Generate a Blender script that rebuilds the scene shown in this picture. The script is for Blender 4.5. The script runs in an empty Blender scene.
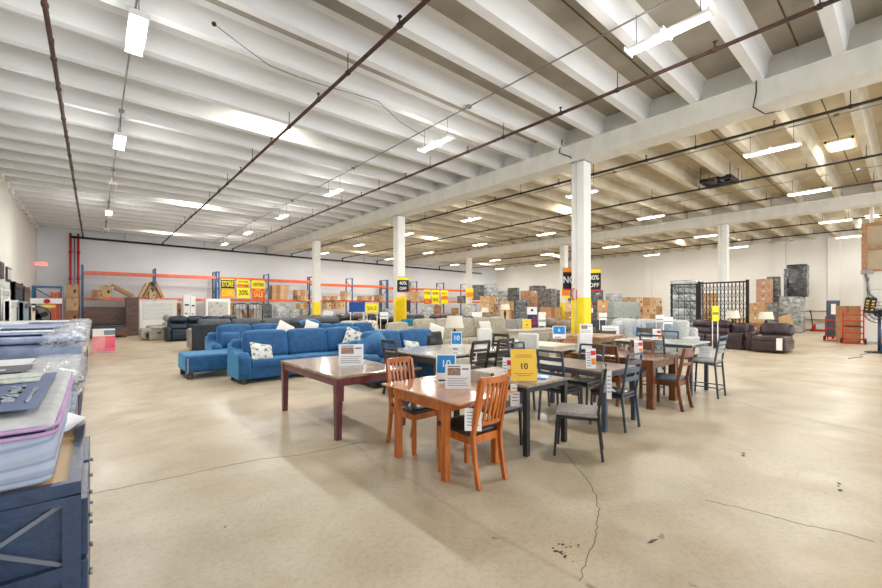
import bpy, bmesh, math, random
from mathutils import Vector, Matrix
random.seed(7)
S = bpy.context.scene
C = S.collection
PI = math.pi

# ------------------------------------------------------------------ camera frame (measured room axes)
FL, CX, HY, EYE = 404.0, 441.0, 306.0, 1.6
YAW = math.atan((CX - 94.4) / FL)
SF, CF = math.sin(YAW), math.cos(YAW)

def at(px, d):
    r = (px - CX) / FL * d
    return (d * SF + r * CF, d * CF - r * SF)

def zat(py, d):
    return EYE + (HY - py) * d / FL

cam = bpy.data.cameras.new('camera')
camo = bpy.data.objects.new('camera', cam)
C.objects.link(camo)
camo.location = (0, 0, EYE)
camo.rotation_euler = (PI / 2, 0, -YAW)
cam.sensor_width = 36
cam.lens = FL / 882 * 36
cam.shift_y = (HY - 294) / 882
cam.clip_start = 0.05
S.camera = camo

# ------------------------------------------------------------------ materials
def lin(c):
    o = []
    for v in c[:3]:
        v = v / 255.0
        o.append(v / 12.92 if v <= 0.04045 else ((v + 0.055) / 1.055) ** 2.4)
    return (o[0], o[1], o[2], 1)

MATS = {}
def mat(name, rgb, rough=0.6, metal=0.0, var=0.12, scale=6.0, bump=0.0, kind='noise', rgb2=None, coat=0.0, emit=0.0, alpha=1.0, stretch=(1, 1, 1), trans=0.0, spec=0.5):
    if name in MATS:
        return MATS[name]
    m = bpy.data.materials.new(name)
    m.use_nodes = True
    nt = m.node_tree
    n, l = nt.nodes, nt.links
    b = n['Principled BSDF']
    b.inputs['Roughness'].default_value = rough
    b.inputs['Metallic'].default_value = metal
    b.inputs['Coat Weight'].default_value = coat
    b.inputs['Coat Roughness'].default_value = 0.1
    b.inputs['Specular IOR Level'].default_value = spec
    b.inputs['Transmission Weight'].default_value = trans
    b.inputs['Alpha'].default_value = alpha
    c1 = lin(rgb)
    c2 = lin(rgb2) if rgb2 else tuple(max(0, v * (1 - var * 2)) for v in c1[:3]) + (1,)
    tc = n.new('ShaderNodeTexCoord')
    mp = n.new('ShaderNodeMapping')
    mp.inputs['Scale'].default_value = stretch
    l.new(tc.outputs['Object'], mp.inputs['Vector'])
    if kind == 'wood':
        t = n.new('ShaderNodeTexNoise'); t.inputs['Scale'].default_value = scale
        t.inputs['Detail'].default_value = 6; t.inputs['Distortion'].default_value = 1.2
    elif kind == 'wave':
        t = n.new('ShaderNodeTexWave'); t.inputs['Scale'].default_value = scale
        t.inputs['Distortion'].default_value = 4; t.inputs['Detail'].default_value = 3
    elif kind == 'voronoi':
        t = n.new('ShaderNodeTexVoronoi'); t.inputs['Scale'].default_value = scale
    else:
        t = n.new('ShaderNodeTexNoise'); t.inputs['Scale'].default_value = scale
        t.inputs['Detail'].default_value = 5
    l.new(mp.outputs[0], t.inputs['Vector'])
    r = n.new('ShaderNodeValToRGB')
    lo, hi = (0.35, 0.65) if kind != 'voronoi' else (0.15, 0.5)
    r.color_ramp.elements[0].position = lo; r.color_ramp.elements[0].color = c2
    r.color_ramp.elements[1].position = hi; r.color_ramp.elements[1].color = c1
    l.new(t.outputs[0], r.inputs[0])
    l.new(r.outputs[0], b.inputs['Base Color'])
    if emit > 0:
        b.inputs['Emission Color'].default_value = c1
        b.inputs['Emission Strength'].default_value = emit
    if bump > 0:
        bp = n.new('ShaderNodeBump'); bp.inputs['Strength'].default_value = bump
        bp.inputs['Distance'].default_value = 0.02
        l.new(t.outputs[0], bp.inputs['Height']); l.new(bp.outputs[0], b.inputs['Normal'])
    MATS[name] = m
    return m

# floor: polished concrete
def floor_mat():
    m = bpy.data.materials.new('polished_concrete'); m.use_nodes = True
    n, l = m.node_tree.nodes, m.node_tree.links
    b = n['Principled BSDF']
    tc = n.new('ShaderNodeTexCoord')
    def noise(s, d, dist=0.0):
        t = n.new('ShaderNodeTexNoise'); t.inputs['Scale'].default_value = s
        t.inputs['Detail'].default_value = d; t.inputs['Distortion'].default_value = dist
        l.new(tc.outputs['Object'], t.inputs['Vector']); return t
    def ramp(src, p0, c0, p1, c1):
        r = n.new('ShaderNodeValToRGB'); r.color_ramp.elements[0].position = p0; r.color_ramp.elements[1].position = p1
        r.color_ramp.elements[0].color = c0; r.color_ramp.elements[1].color = c1
        l.new(src, r.inputs[0]); return r
    def mix(a, bb, f, mode='MIX'):
        x = n.new('ShaderNodeMix'); x.data_type = 'RGBA'; x.blend_type = mode
        if isinstance(f, float): x.inputs[0].default_value = f
        else: l.new(f, x.inputs[0])
        for i, v in ((6, a), (7, bb)):
            if isinstance(v, tuple): x.inputs[i].default_value = v
            else: l.new(v, x.inputs[i])
        return x.outputs[2]
    big = ramp(noise(0.35, 5, 0.6).outputs[0], 0.35, lin((166, 148, 120)), 0.65, lin((198, 185, 158)))
    med = ramp(noise(1.6, 10, 0.4).outputs[0], 0.38, lin((174, 158, 132)), 0.62, lin((204, 194, 172)))
    col = mix(big.outputs[0], med.outputs[0], 0.5)
    fine = ramp(noise(26, 12, 0.3).outputs[0], 0.34, (0.74, 0.72, 0.68, 1), 0.54, (1, 1, 1, 1))
    grit = ramp(noise(90, 4, 0.0).outputs[0], 0.3, (0.8, 0.79, 0.77, 1), 0.5, (1, 1, 1, 1))
    col = mix(col, fine.outputs[0], 0.42, 'MULTIPLY')
    col = mix(col, grit.outputs[0], 0.6, 'MULTIPLY')
    rust = ramp(noise(0.5, 6, 0.6).outputs[0], 0.52, (0, 0, 0, 1), 0.8, (0.5, 0.5, 0.5, 1))
    col = mix(col, lin((198, 160, 118)), rust.outputs[0])
    spots = ramp(noise(5.5, 3, 0.2).outputs[0], 0.72, (0, 0, 0, 1), 0.75, (0.6, 0.6, 0.6, 1))
    col = mix(col, lin((96, 88, 78)), spots.outputs[0])
    # wandering hairline cracks
    v = n.new('ShaderNodeTexVoronoi'); v.feature = 'DISTANCE_TO_EDGE'; v.inputs['Scale'].default_value = 0.13
    wn = noise(1.3, 5); mx = n.new('ShaderNodeMix'); mx.data_type = 'VECTOR'; mx.inputs[0].default_value = 0.25
    l.new(tc.outputs['Object'], mx.inputs[4]); l.new(wn.outputs['Color'], mx.inputs[5]); l.new(mx.outputs[1], v.inputs['Vector'])
    cr = ramp(v.outputs['Distance'], 0.0, (0.25, 0.25, 0.25, 1), 0.0006, (0, 0, 0, 1))
    col = mix(col, lin((120, 108, 90)), cr.outputs[0])
    l.new(col, b.inputs['Base Color'])
    rr = ramp(noise(1.1, 6, 0.5).outputs[0], 0.3, (0.30, 0.30, 0.30, 1), 0.7, (0.5, 0.5, 0.5, 1))
    l.new(rr.outputs[0], b.inputs['Roughness'])
    bp = n.new('ShaderNodeBump'); bp.inputs['Strength'].default_value = 0.06; bp.inputs['Distance'].default_value = 0.02
    l.new(noise(7, 6).outputs[0], bp.inputs['Height']); l.new(bp.outputs[0], b.inputs['Normal'])
    return m

# ------------------------------------------------------------------ mesh helpers
def NB():
    return bmesh.new()

def rbox(bm, c, s, r=0.006, k=1, mid=1, puff=0.0, M=None, smooth=None, wob=0.0):
    """rounded box, centre c, full size s"""
    h = [max(v / 2, 1e-4) for v in s]
    r = min(r, min(h) * 0.999)
    ax = []
    for a in range(3):
        inner = h[a] - r
        L = [-(h[a]) + r * i / k for i in range(k)]
        Mi = [-inner + 2 * inner * i / mid for i in range(mid + 1)]
        ax.append(L + Mi + [-v for v in reversed(L)])
    N = len(ax[0]) - 1
    vs = {}
    def V(i, j, q):
        key = (i, j, q)
        if key in vs: return vs[key]
        p = [ax[0][i], ax[1][j], ax[2][q]]
        cl = [max(-(h[a] - r), min(h[a] - r, p[a])) for a in range(3)]
        d = [p[a] - cl[a] for a in range(3)]
        L = math.sqrt(sum(x * x for x in d))
        if L > 1e-9: p = [cl[a] + r * d[a] / L for a in range(3)]
        if puff:
            u = [p[a] / h[a] for a in range(3)]
            p = [p[a] * (1 + puff * (1 - u[(a + 1) % 3] ** 2) * (1 - u[(a + 2) % 3] ** 2) * (min(h) / h[a])) for a in range(3)]
        v = Vector(p)
        if wob:
            v += Vector((random.uniform(-wob, wob), random.uniform(-wob, wob), random.uniform(-wob, wob)))
        v += Vector(c)
        if M is not None: v = M @ v
        vs[key] = bm.verts.new(v)
        return vs[key]
    sm = (k > 1 or puff > 0) if smooth is None else smooth
    for i in range(N):
        for j in range(N):
            for quad in (((i, j, 0), (i, j + 1, 0), (i + 1, j + 1, 0), (i + 1, j, 0)),
                         ((i, j, N), (i + 1, j, N), (i + 1, j + 1, N), (i, j + 1, N)),
                         ((i, 0, j), (i + 1, 0, j), (i + 1, 0, j + 1), (i, 0, j + 1)),
                         ((i, N, j), (i, N, j + 1), (i + 1, N, j + 1), (i + 1, N, j)),
                         ((0, i, j), (0, i, j + 1), (0, i + 1, j + 1), (0, i + 1, j)),
                         ((N, i, j), (N, i + 1, j), (N, i + 1, j + 1), (N, i, j + 1))):
                f = bm.faces.new([V(*q) for q in quad]); f.smooth = sm
    return bm

def box(bm, x0, x1, y0, y1, z0, z1, M=None):
    vs = [Vector((x, y, z)) for x in (x0, x1) for y in (y0, y1) for z in (z0, z1)]
    if M is not None: vs = [M @ v for v in vs]
    v = [bm.verts.new(p) for p in vs]
    for q in ((0, 1, 3, 2), (4, 6, 7, 5), (0, 4, 5, 1), (2, 3, 7, 6), (0, 2, 6, 4), (1, 5, 7, 3)):
        bm.faces.new([v[i] for i in q])
    return bm

def frame_of(d):
    d = d.normalized()
    up = Vector((0, 0, 1)) if abs(d.z) < 0.95 else Vector((0, 1, 0))
    a = d.cross(up).normalized(); b = a.cross(d).normalized()
    return a, b

def tube(bm, pts, r, n=8, cap=True, smooth=True):
    pts = [Vector(p) for p in pts]
    rs = r if isinstance(r, (list, tuple)) else [r] * len(pts)
    rings = []
    a = b = None
    for i, p in enumerate(pts):
        d = (pts[min(i + 1, len(pts) - 1)] - pts[max(i - 1, 0)])
        if a is None: a, b = frame_of(d)
        else:
            d = d.normalized(); a = (a - d * a.dot(d)).normalized(); b = a.cross(d).normalized()
        rings.append([bm.verts.new(p + (a * math.cos(2 * PI * k / n) + b * math.sin(2 * PI * k / n)) * rs[i]) for k in range(n)])
    for i in range(len(rings) - 1):
        for k in range(n):
            f = bm.faces.new((rings[i][k], rings[i][(k + 1) % n], rings[i + 1][(k + 1) % n], rings[i + 1][k])); f.smooth = smooth
    if cap:
        bm.faces.new(rings[0][::-1]); bm.faces.new(rings[-1])
    return bm

def bar(bm, p, q, w, t, side=None, ch=None):
    """rectangular bar p->q; w along 'side', t across; several points allowed in p"""
    pts = [Vector(v) for v in (p if isinstance(p, list) else [p, q])]
    side = Vector(side) if side is not None else None
    rings = []
    for i, P in enumerate(pts):
        d = (pts[min(i + 1, len(pts) - 1)] - pts[max(i - 1, 0)]).normalized()
        if side is None: a, b = frame_of(d)
        else:
            a = (side - d * side.dot(d)).normalized(); b = a.cross(d).normalized()
        rings.append([bm.verts.new(P + a * (sx * w / 2) + b * (sy * t / 2)) for sx, sy in ((-1, -1), (1, -1), (1, 1), (-1, 1))])
    for i in range(len(rings) - 1):
        for k in range(4):
            bm.faces.new((rings[i][k], rings[i][(k + 1) % 4], rings[i + 1][(k + 1) % 4], rings[i + 1][k]))
    bm.faces.new(rings[0][::-1]); bm.faces.new(rings[-1])
    return bm

def lathe(bm, prof, c=(0, 0, 0), n=16, cap=True):
    rings = []
    for r, z in prof:
        rings.append([bm.verts.new((c[0] + r * math.cos(2 * PI * k / n), c[1] + r * math.sin(2 * PI * k / n), c[2] + z)) for k in range(n)])
    for i in range(len(rings) - 1):
        for k in range(n):
            f = bm.faces.new((rings[i][k], rings[i][(k + 1) % n], rings[i + 1][(k + 1) % n], rings[i + 1][k])); f.smooth = True
    if cap:
        bm.faces.new(rings[0][::-1]); bm.faces.new(rings[-1])
    return bm

def prism(bm, pts, x0, x1, M=None, smooth=False):
    """extrude a (y,z) polygon along x"""
    A = [Vector((x0, y, z)) for y, z in pts]; B = [Vector((x1, y, z)) for y, z in pts]
    if M is not None: A = [M @ v for v in A]; B = [M @ v for v in B]
    a = [bm.verts.new(v) for v in A]; b = [bm.verts.new(v) for v in B]
    n = len(a)
    for i in range(n):
        f = bm.faces.new((a[i], a[(i + 1) % n], b[(i + 1) % n], b[i])); f.smooth = smooth
    bm.faces.new(a[::-1]); bm.faces.new(b)
    return bm

def sheet(bm, fn, nu, nv):
    g = [[bm.verts.new(fn(i / nu, j / nv)) for j in range(nv + 1)] for i in range(nu + 1)]
    for i in range(nu):
        for j in range(nv):
            f = bm.faces.new((g[i][j], g[i + 1][j], g[i + 1][j + 1], g[i][j + 1])); f.smooth = True
    return bm

def obj(name, bm, m, parent=None, label=None):
    bmesh.ops.recalc_face_normals(bm, faces=bm.faces)
    me = bpy.data.meshes.new(name); bm.to_mesh(me); bm.free()
    me.materials.append(m)
    o = bpy.data.objects.new(name, me); C.objects.link(o)
    if parent is not None: o.parent = parent
    if label: o['label'] = label
    return o

def thing(name, label, cat, loc=(0, 0, 0), rz=0.0, group=None):
    o = bpy.data.objects.new(name, None); C.objects.link(o)
    o.empty_display_size = 0.1
    o.location = loc; o.rotation_euler = (0, 0, math.radians(rz))
    o['label'] = label; o['category'] = cat
    if group: o['group'] = group
    return o

def tag(o, label, cat, group=None):
    o['label'] = label; o['category'] = cat
    if group: o['group'] = group
    return o

def struct(name, bm, m, parent=None):
    o = obj(name, bm, m, parent)
    if parent is None: o['kind'] = 'structure'
    return o

def kids(o):
    return [c for c in C.objects if c.parent == o]

def dup(root, loc, rz=None, label=None, group=None):
    r = root.copy(); C.objects.link(r); r.location = loc
    if rz is not None: r.rotation_euler = (0, 0, math.radians(rz))
    if label: r['label'] = label
    if group: r['group'] = group
    for ch in kids(root):
        c = ch.copy(); C.objects.link(c); c.parent = r
        for g in kids(ch):
            d = g.copy(); C.objects.link(d); d.parent = c
    return r

def text(name, s, size, m, parent, loc, rot=(PI / 2, 0, 0), align='CENTER', depth=0.001, sx=1.0):
    cu = bpy.data.curves.new(name, 'FONT'); cu.body = s; cu.size = size; cu.extrude = depth
    cu.align_x = align; cu.align_y = 'CENTER'; cu.offset = size * 0.012
    t = bpy.data.objects.new(name, cu); C.objects.link(t)
    bpy.context.view_layer.update()
    me = bpy.data.meshes.new_from_object(t)
    bpy.data.objects.remove(t); bpy.data.curves.remove(cu)
    me.transform(Matrix.Diagonal((sx, 1, 1, 1)))
    me.materials.clear(); me.materials.append(m)
    o = bpy.data.objects.new(name, me); C.objects.link(o)
    o.parent = parent; o.location = loc; o.rotation_euler = rot
    return o

ORD = ['first', 'second', 'third', 'fourth', 'fifth', 'sixth', 'seventh', 'eighth', 'ninth', 'tenth']

# ------------------------------------------------------------------ palette
wall_white = mat('wall_white_paint', (228, 226, 220), 0.75, var=0.03, scale=0.6, bump=0.04)
wall_cool = mat('wall_cool_paint', (226, 228, 232), 0.75, var=0.03, scale=0.6, bump=0.04)
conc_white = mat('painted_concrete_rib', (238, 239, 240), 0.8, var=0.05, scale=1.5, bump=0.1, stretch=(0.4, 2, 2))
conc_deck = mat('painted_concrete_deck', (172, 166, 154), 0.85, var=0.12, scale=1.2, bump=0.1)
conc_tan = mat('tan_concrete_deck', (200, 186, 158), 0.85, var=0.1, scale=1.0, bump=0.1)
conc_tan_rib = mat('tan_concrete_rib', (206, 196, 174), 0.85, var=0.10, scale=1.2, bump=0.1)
girder_m = mat('painted_girder', (222, 220, 212), 0.8, var=0.05, scale=2.0, bump=0.12, stretch=(1, 2, 1))
joint_m = mat('dark_joint', (96, 84, 66), 0.9)
pipe_m = mat('dark_iron_pipe', (52, 38, 34), 0.7, 0.0, var=0.3, scale=5, rgb2=(82, 50, 40))
pipe_dark = mat('black_iron_pipe', (40, 35, 32), 0.6, 0.0, var=0.2, scale=5)
galv = mat('galvanised_steel', (150, 152, 150), 0.4, 0.7)
col_m = mat('white_column_paint', (232, 231, 226), 0.6, var=0.04, scale=3, bump=0.05)
yellow_p = mat('yellow_paint', (250, 222, 8), 0.45, var=0.06, scale=4)
red_m = mat('red_enamel', (206, 34, 34), 0.35, var=0.1)
orange_m = mat('orange_rack_enamel', (238, 104, 48), 0.45, var=0.12, scale=3)
salmon_m = mat('faded_orange_enamel', (240, 122, 96), 0.45, var=0.12, scale=3)
blue_rack = mat('blue_rack_enamel', (52, 98, 140), 0.45, 0.2, var=0.15)
card = mat('cardboard', (204, 164, 120), 0.8, var=0.1, scale=5, bump=0.05)
card2 = mat('pale_cardboard', (214, 182, 142), 0.8, var=0.1, scale=5, bump=0.05)
card3 = mat('dark_cardboard', (180, 134, 92), 0.8, var=0.12, scale=5, bump=0.05)
tape = mat('packing_tape', (160, 106, 60), 0.3)
white_p = mat('white_paper', (244, 244, 244), 0.6, var=0.02)
ink = mat('black_ink', (24, 24, 26), 0.6)
grey_ink = mat('grey_ink', (120, 122, 128), 0.6)
navy_ink = mat('navy_ink', (28, 44, 96), 0.6)
blue_sign = mat('bright_blue_print', (28, 138, 214), 0.5, var=0.04)
yel_sign = mat('yellow_card', (252, 204, 62), 0.5, var=0.03)
yel_bright = mat('bright_yellow_print', (252, 232, 20), 0.5, var=0.03)
org_sign = mat('orange_print', (252, 150, 30), 0.5, var=0.1)
red_sign = mat('red_print', (226, 44, 40), 0.5, var=0.05)
acrylic = mat('clear_acrylic', (235, 240, 245), 0.05, var=0.0, trans=0.9, alpha=0.35)
tube_m = mat('glowing_tube', (255, 252, 246), 0.4, emit=7.0, var=0)
tube_off = mat('unlit_diffuser', (226, 224, 214), 0.4, var=0.02)
white_metal = mat('white_fixture_enamel', (236, 236, 232), 0.4, var=0.02)
sky_m = mat('skylight_diffuser', (255, 246, 232), 0.5, emit=6.0, var=0)
black_m = mat('black_metal', (28, 28, 32), 0.45, 0.3)
black_pl = mat('black_plastic', (26, 28, 32), 0.4)
blue_velvet = mat('blue_velvet', (6, 84, 136), 0.65, var=0.18, scale=9.0, bump=0.35, rgb2=(4, 62, 112))
blue_velvet.node_tree.nodes['Principled BSDF'].inputs['Sheen Weight'].default_value = 0.6
blue_velvet.node_tree.nodes['Principled BSDF'].inputs['Sheen Tint'].default_value = (0.2, 0.6, 0.9, 1)
pattern_m = mat('grey_print_cushion', (208, 208, 202), 0.9, kind='voronoi', scale=11, rgb2=(60, 76, 92))
floral_m = mat('floral_cushion', (222, 208, 196), 0.9, kind='voronoi', scale=12, rgb2=(96, 62, 60))
white_fab = mat('white_fabric', (224, 220, 212), 0.9, var=0.06, bump=0.1, scale=20)
beige_fab = mat('beige_fabric', (178, 170, 152), 0.95, var=0.12, scale=12, bump=0.2)
taupe_fab = mat('taupe_fabric', (146, 132, 116), 0.95, var=0.12, scale=12, bump=0.2)
grey_fab = mat('light_grey_fabric', (196, 198, 198), 0.95, var=0.1, scale=12, bump=0.2)
bgrey_fab = mat('blue_grey_fabric', (138, 154, 166), 0.95, var=0.1, scale=12, bump=0.2)
char_fab = mat('charcoal_fabric', (54, 58, 66), 0.9, var=0.2, scale=10, bump=0.2)
navy_lea = mat('navy_leather', (24, 42, 62), 0.4, var=0.25, scale=6, bump=0.2)
black_lea = mat('black_leather', (38, 40, 44), 0.35, var=0.25, scale=6, bump=0.25)
brown_lea = mat('dark_brown_leather', (66, 50, 54), 0.33, var=0.25, scale=6, bump=0.25)
tan_lea = mat('taupe_leather', (128, 112, 98), 0.45, var=0.2, scale=6, bump=0.2)
grey_lea = mat('pale_grey_leather', (172, 168, 156), 0.5, var=0.15, scale=6, bump=0.2)
seat_black = mat('black_seat_vinyl', (30, 31, 36), 0.28, var=0.1)
orange_wood = mat('orange_cherry_wood', (202, 112, 40), 0.28, kind='wood', scale=3, rgb2=(160, 80, 22), coat=0.3, stretch=(4, 4, 0.6))
top_wood = mat('cherry_table_top', (200, 152, 118), 0.16, kind='wood', scale=2.5, rgb2=(184, 132, 98), coat=0.5, stretch=(0.7, 6, 1))
brown_wood = mat('brown_wood', (128, 76, 40), 0.35, kind='wood', scale=3, rgb2=(88, 48, 24), coat=0.2, stretch=(4, 4, 0.6))
brown_top = mat('brown_table_top', (142, 92, 58), 0.25, kind='wood', scale=2.5, rgb2=(98, 58, 34), coat=0.3, stretch=(0.7, 6, 1))
purple_wood = mat('mahogany_wood', (122, 62, 66), 0.3, kind='wood', scale=3, rgb2=(86, 40, 48), coat=0.3, stretch=(4, 4, 0.6))
marble_br = mat('brown_marble', (170, 148, 120), 0.16, kind='noise', scale=5, rgb2=(104, 80, 58), coat=0.6)
marble_gr = mat('grey_marble', (196, 190, 178), 0.15, var=0.12, scale=3, coat=0.5)
marble_wh = mat('white_marble', (214, 218, 212), 0.2, var=0.08, scale=3, coat=0.4)
plank_top = mat('grey_plank_top', (176, 162, 146), 0.4, kind='wood', scale=3, rgb2=(128, 112, 98), stretch=(8, 0.6, 1))
plank_brn = mat('brown_plank_top', (146, 124, 106), 0.4, kind='wood', scale=3, rgb2=(92, 74, 62), stretch=(8, 0.6, 1))
gun_metal = mat('gunmetal_tube', (62, 64, 70), 0.35, 0.5)
blue_metal = mat('blue_grey_metal', (80, 90, 104), 0.4, 0.35, var=0.12)
dark_wood = mat('espresso_wood', (66, 56, 50), 0.4, kind='wood', scale=3, rgb2=(40, 34, 32), stretch=(4, 4, 0.6))
light_wood = mat('honey_wood', (186, 142, 100), 0.4, kind='wood', scale=3, rgb2=(148, 104, 66), stretch=(0.6, 4, 4))
raw_wood = mat('raw_plywood', (214, 180, 134), 0.6, kind='wood', scale=2, rgb2=(188, 150, 104), stretch=(4, 0.5, 1))
grey_wood = mat('greywash_wood', (112, 108, 100), 0.5, kind='wood', scale=3, rgb2=(82, 78, 72), stretch=(4, 4, 0.6))
barn_wood = mat('barn_brown_wood', (116, 88, 76), 0.5, kind='wood', scale=3, rgb2=(74, 54, 48), stretch=(0.5, 4, 6))
uphol_pr = mat('grey_speckled_upholstery', (158, 150, 146), 0.85, kind='voronoi', scale=60, rgb2=(104, 98, 98))
uphol_lt = mat('oatmeal_upholstery', (190, 182, 170), 0.9, var=0.1, scale=20, bump=0.1)
cream_m = mat('cream_finish', (214, 204, 186), 0.5, var=0.06)
cream_wh = mat('white_vinyl_upholstery', (222, 222, 218), 0.45, var=0.05)
wrap_m = mat('stretch_wrap', (200, 206, 208), 0.16, kind='noise', scale=3.2, rgb2=(132, 140, 144), coat=0.8, bump=0.7, stretch=(1, 1, 2.2))
wrap_dk = mat('dark_stretch_wrap', (120, 124, 126), 0.2, kind='noise', scale=3.5, rgb2=(60, 64, 68), coat=0.7, bump=0.7, stretch=(1, 1, 2))
bag_m = mat('clear_plastic_bag', (232, 236, 242), 0.12, var=0.05, scale=8, bump=0.7, coat=0.6, alpha=0.42)
crumple = mat('crumpled_plastic', (236, 236, 230), 0.25, rgb2=(214, 216, 212), scale=18, bump=0.5, coat=0.5, alpha=0.85)
matt_grey = mat('quilted_grey_ticking', (170, 180, 200), 0.85, kind='wave', scale=1.6, rgb2=(140, 152, 178), bump=0.5, stretch=(1, 1, 3))
matt_top = mat('knit_mattress_top', (206, 208, 210), 0.85, var=0.08, scale=14, bump=0.3)
matt_blue = mat('blue_mattress_panel', (150, 166, 198), 0.4, var=0.2, scale=6, bump=0.4)
matt_navy = mat('navy_border_fabric', (36, 52, 92), 0.7, var=0.2, scale=20)
_n = matt_grey.node_tree.nodes
for _q in _n:
    if _q.type == 'TEX_WAVE':
        _q.bands_direction = 'Z'; _q.inputs['Scale'].default_value = 1.7; _q.inputs['Distortion'].default_value = 7.0; _q.inputs['Detail'].default_value = 0.0; _q.inputs['Detail Scale'].default_value = 1.0
    if _q.type == 'VALTORGB':
        _q.color_ramp.elements[0].position = 0.02; _q.color_ramp.elements[1].position = 0.16
lilac = mat('lilac_piping', (196, 160, 206), 0.7)
label_navy = mat('navy_label_vinyl', (44, 84, 146), 0.45, var=0.08)
label_grey = mat('charcoal_label_vinyl', (70, 76, 82), 0.45, var=0.08)
silver_txt = mat('silver_print', (196, 206, 220), 0.5)
pink_m = mat('hot_pink_print', (240, 60, 140), 0.5, rgb2=(250, 130, 120), scale=2)
dress_blk = mat('black_blue_lacquer', (48, 68, 98), 0.36, var=0.15, scale=30, bump=0.15)
shade_m = mat('cream_lamp_shade', (228, 220, 202), 0.8, var=0.04)
damask = mat('silver_damask', (190, 188, 180), 0.5, kind='voronoi', scale=5, rgb2=(150, 148, 140))
glass_m = mat('framed_glass', (80, 84, 92), 0.1)
stain = mat('black_floor_stain', (62, 56, 50), 0.7, var=0.2)
# ================================================================== SETTING
XL, X1, X2, XR = -2.4, 10.0, 22.7, 35.4
YB, YF = -8.0, 31.4
COLY = (5.83, 14.43, 23.03)
ZG, ZR, ZD = 5.47, 5.93, 6.4

b = NB(); box(b, XL - 0.3, XR + 0.3, YB, YF + 0.3, -0.2, 0)
struct('floor', b, floor_mat())
b = NB(); box(b, XL - 0.3, XL, YB, YF + 0.3, 0, ZD)
for k in range(18): box(b, XL, XL + 0.12, 0.82 + 1.1 * (k + 10) - 0.2, 0.82 + 1.1 * (k + 10) + 0.2, 5.75, ZR)
struct('wall_left', b, wall_white)
b = NB(); box(b, XL, XR, YF, YF + 0.3, 0, ZD)
for x in (3.6, 10.0, 16.3, 22.7, 29.0): box(b, x - 0.012, x + 0.012, YF - 0.012, YF, 0, ZD)
struct('wall_back', b, wall_cool)
b = NB(); box(b, XR, XR + 0.3, YB, YF + 0.3, 0, ZD)
for y in (3.2, 5.83, 14.43, 23.03): box(b, XR - 0.15, XR, y - 0.28, y + 0.28, 0, ZR)
struct('wall_right', b, wall_white)

def deck(x0, x1, name, md, mr):
    b = NB(); box(b, x0, x1, YB, YF + 0.3, ZD, ZD + 0.15)
    o = struct('ceiling', b, md)
    o['label'] = name
    r = NB(); j = NB()
    k = -8
    while True:
        y = 0.82 + 1.1 * k
        if y > YF: break
        if y > YB:
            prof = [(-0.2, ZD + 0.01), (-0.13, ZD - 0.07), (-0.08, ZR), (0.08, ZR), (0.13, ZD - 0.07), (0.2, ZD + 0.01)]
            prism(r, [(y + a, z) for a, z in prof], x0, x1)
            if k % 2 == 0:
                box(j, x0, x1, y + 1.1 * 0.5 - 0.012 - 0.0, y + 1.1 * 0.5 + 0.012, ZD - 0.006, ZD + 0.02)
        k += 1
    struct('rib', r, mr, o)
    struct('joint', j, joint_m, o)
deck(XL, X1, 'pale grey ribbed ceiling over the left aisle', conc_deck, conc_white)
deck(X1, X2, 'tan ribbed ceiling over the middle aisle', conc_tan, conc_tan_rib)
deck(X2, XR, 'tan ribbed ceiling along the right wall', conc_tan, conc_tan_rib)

for i, x in enumerate((X1, X2)):
    b = NB()
    box(b, x - 0.3, x + 0.3, YB, YF, ZG, ZR)
    box(b, x - 0.14, x + 0.14, YB, YF, ZR, ZD)
    box(b, x - 0.315, x + 0.315, YB, YF, ZR - 0.02, ZR)
    for y in COLY:
        box(b, x - 0.317, x + 0.317, y - 0.008, y + 0.008, ZG - 0.003, ZR)
    struct('trim_%d' % (i + 1), b, girder_m)

# skylights: framed diffusers set between two ribs
n = 0
for x in (3.3, 16.75, 31.3):
    for y in (1.37, 10.72, 20.07, 29.4):
        if x < 5 and y < 3: continue
        k = round((y - 0.82 - 0.55) / 1.1); yy = 0.82 + 1.1 * k + 0.55
        n += 1
        b = NB(); box(b, x - 0.5, x + 0.5, yy - 0.26, yy + 0.26, ZD - 0.03, ZD - 0.012)
        p = struct('window_%d' % n, b, sky_m)
        b = NB()
        for s in (-1, 1):
            box(b, x + s * 0.52 - 0.03, x + s * 0.52 + 0.03, yy - 0.31, yy + 0.31, ZD - 0.06, ZD)
            box(b, x - 0.55, x + 0.55, yy + s * 0.28 - 0.03, yy + s * 0.28 + 0.03, ZD - 0.06, ZD)
        for t in (-0.22, 0.22): box(b, x + t - 0.006, x + t + 0.006, yy - 0.26, yy + 0.26, ZD - 0.04, ZD - 0.01)
        struct('window_frame', b, white_metal, p)
        la = bpy.data.lights.new('daylight', 'AREA'); la.shape = 'RECTANGLE'; la.size = 0.9; la.size_y = 0.45
        la.energy = 42; la.color = (1.0, 0.95, 0.86)
        lo = bpy.data.objects.new('daylight', la); C.objects.link(lo); lo.location = (x, yy, ZD - 0.07)

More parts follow.
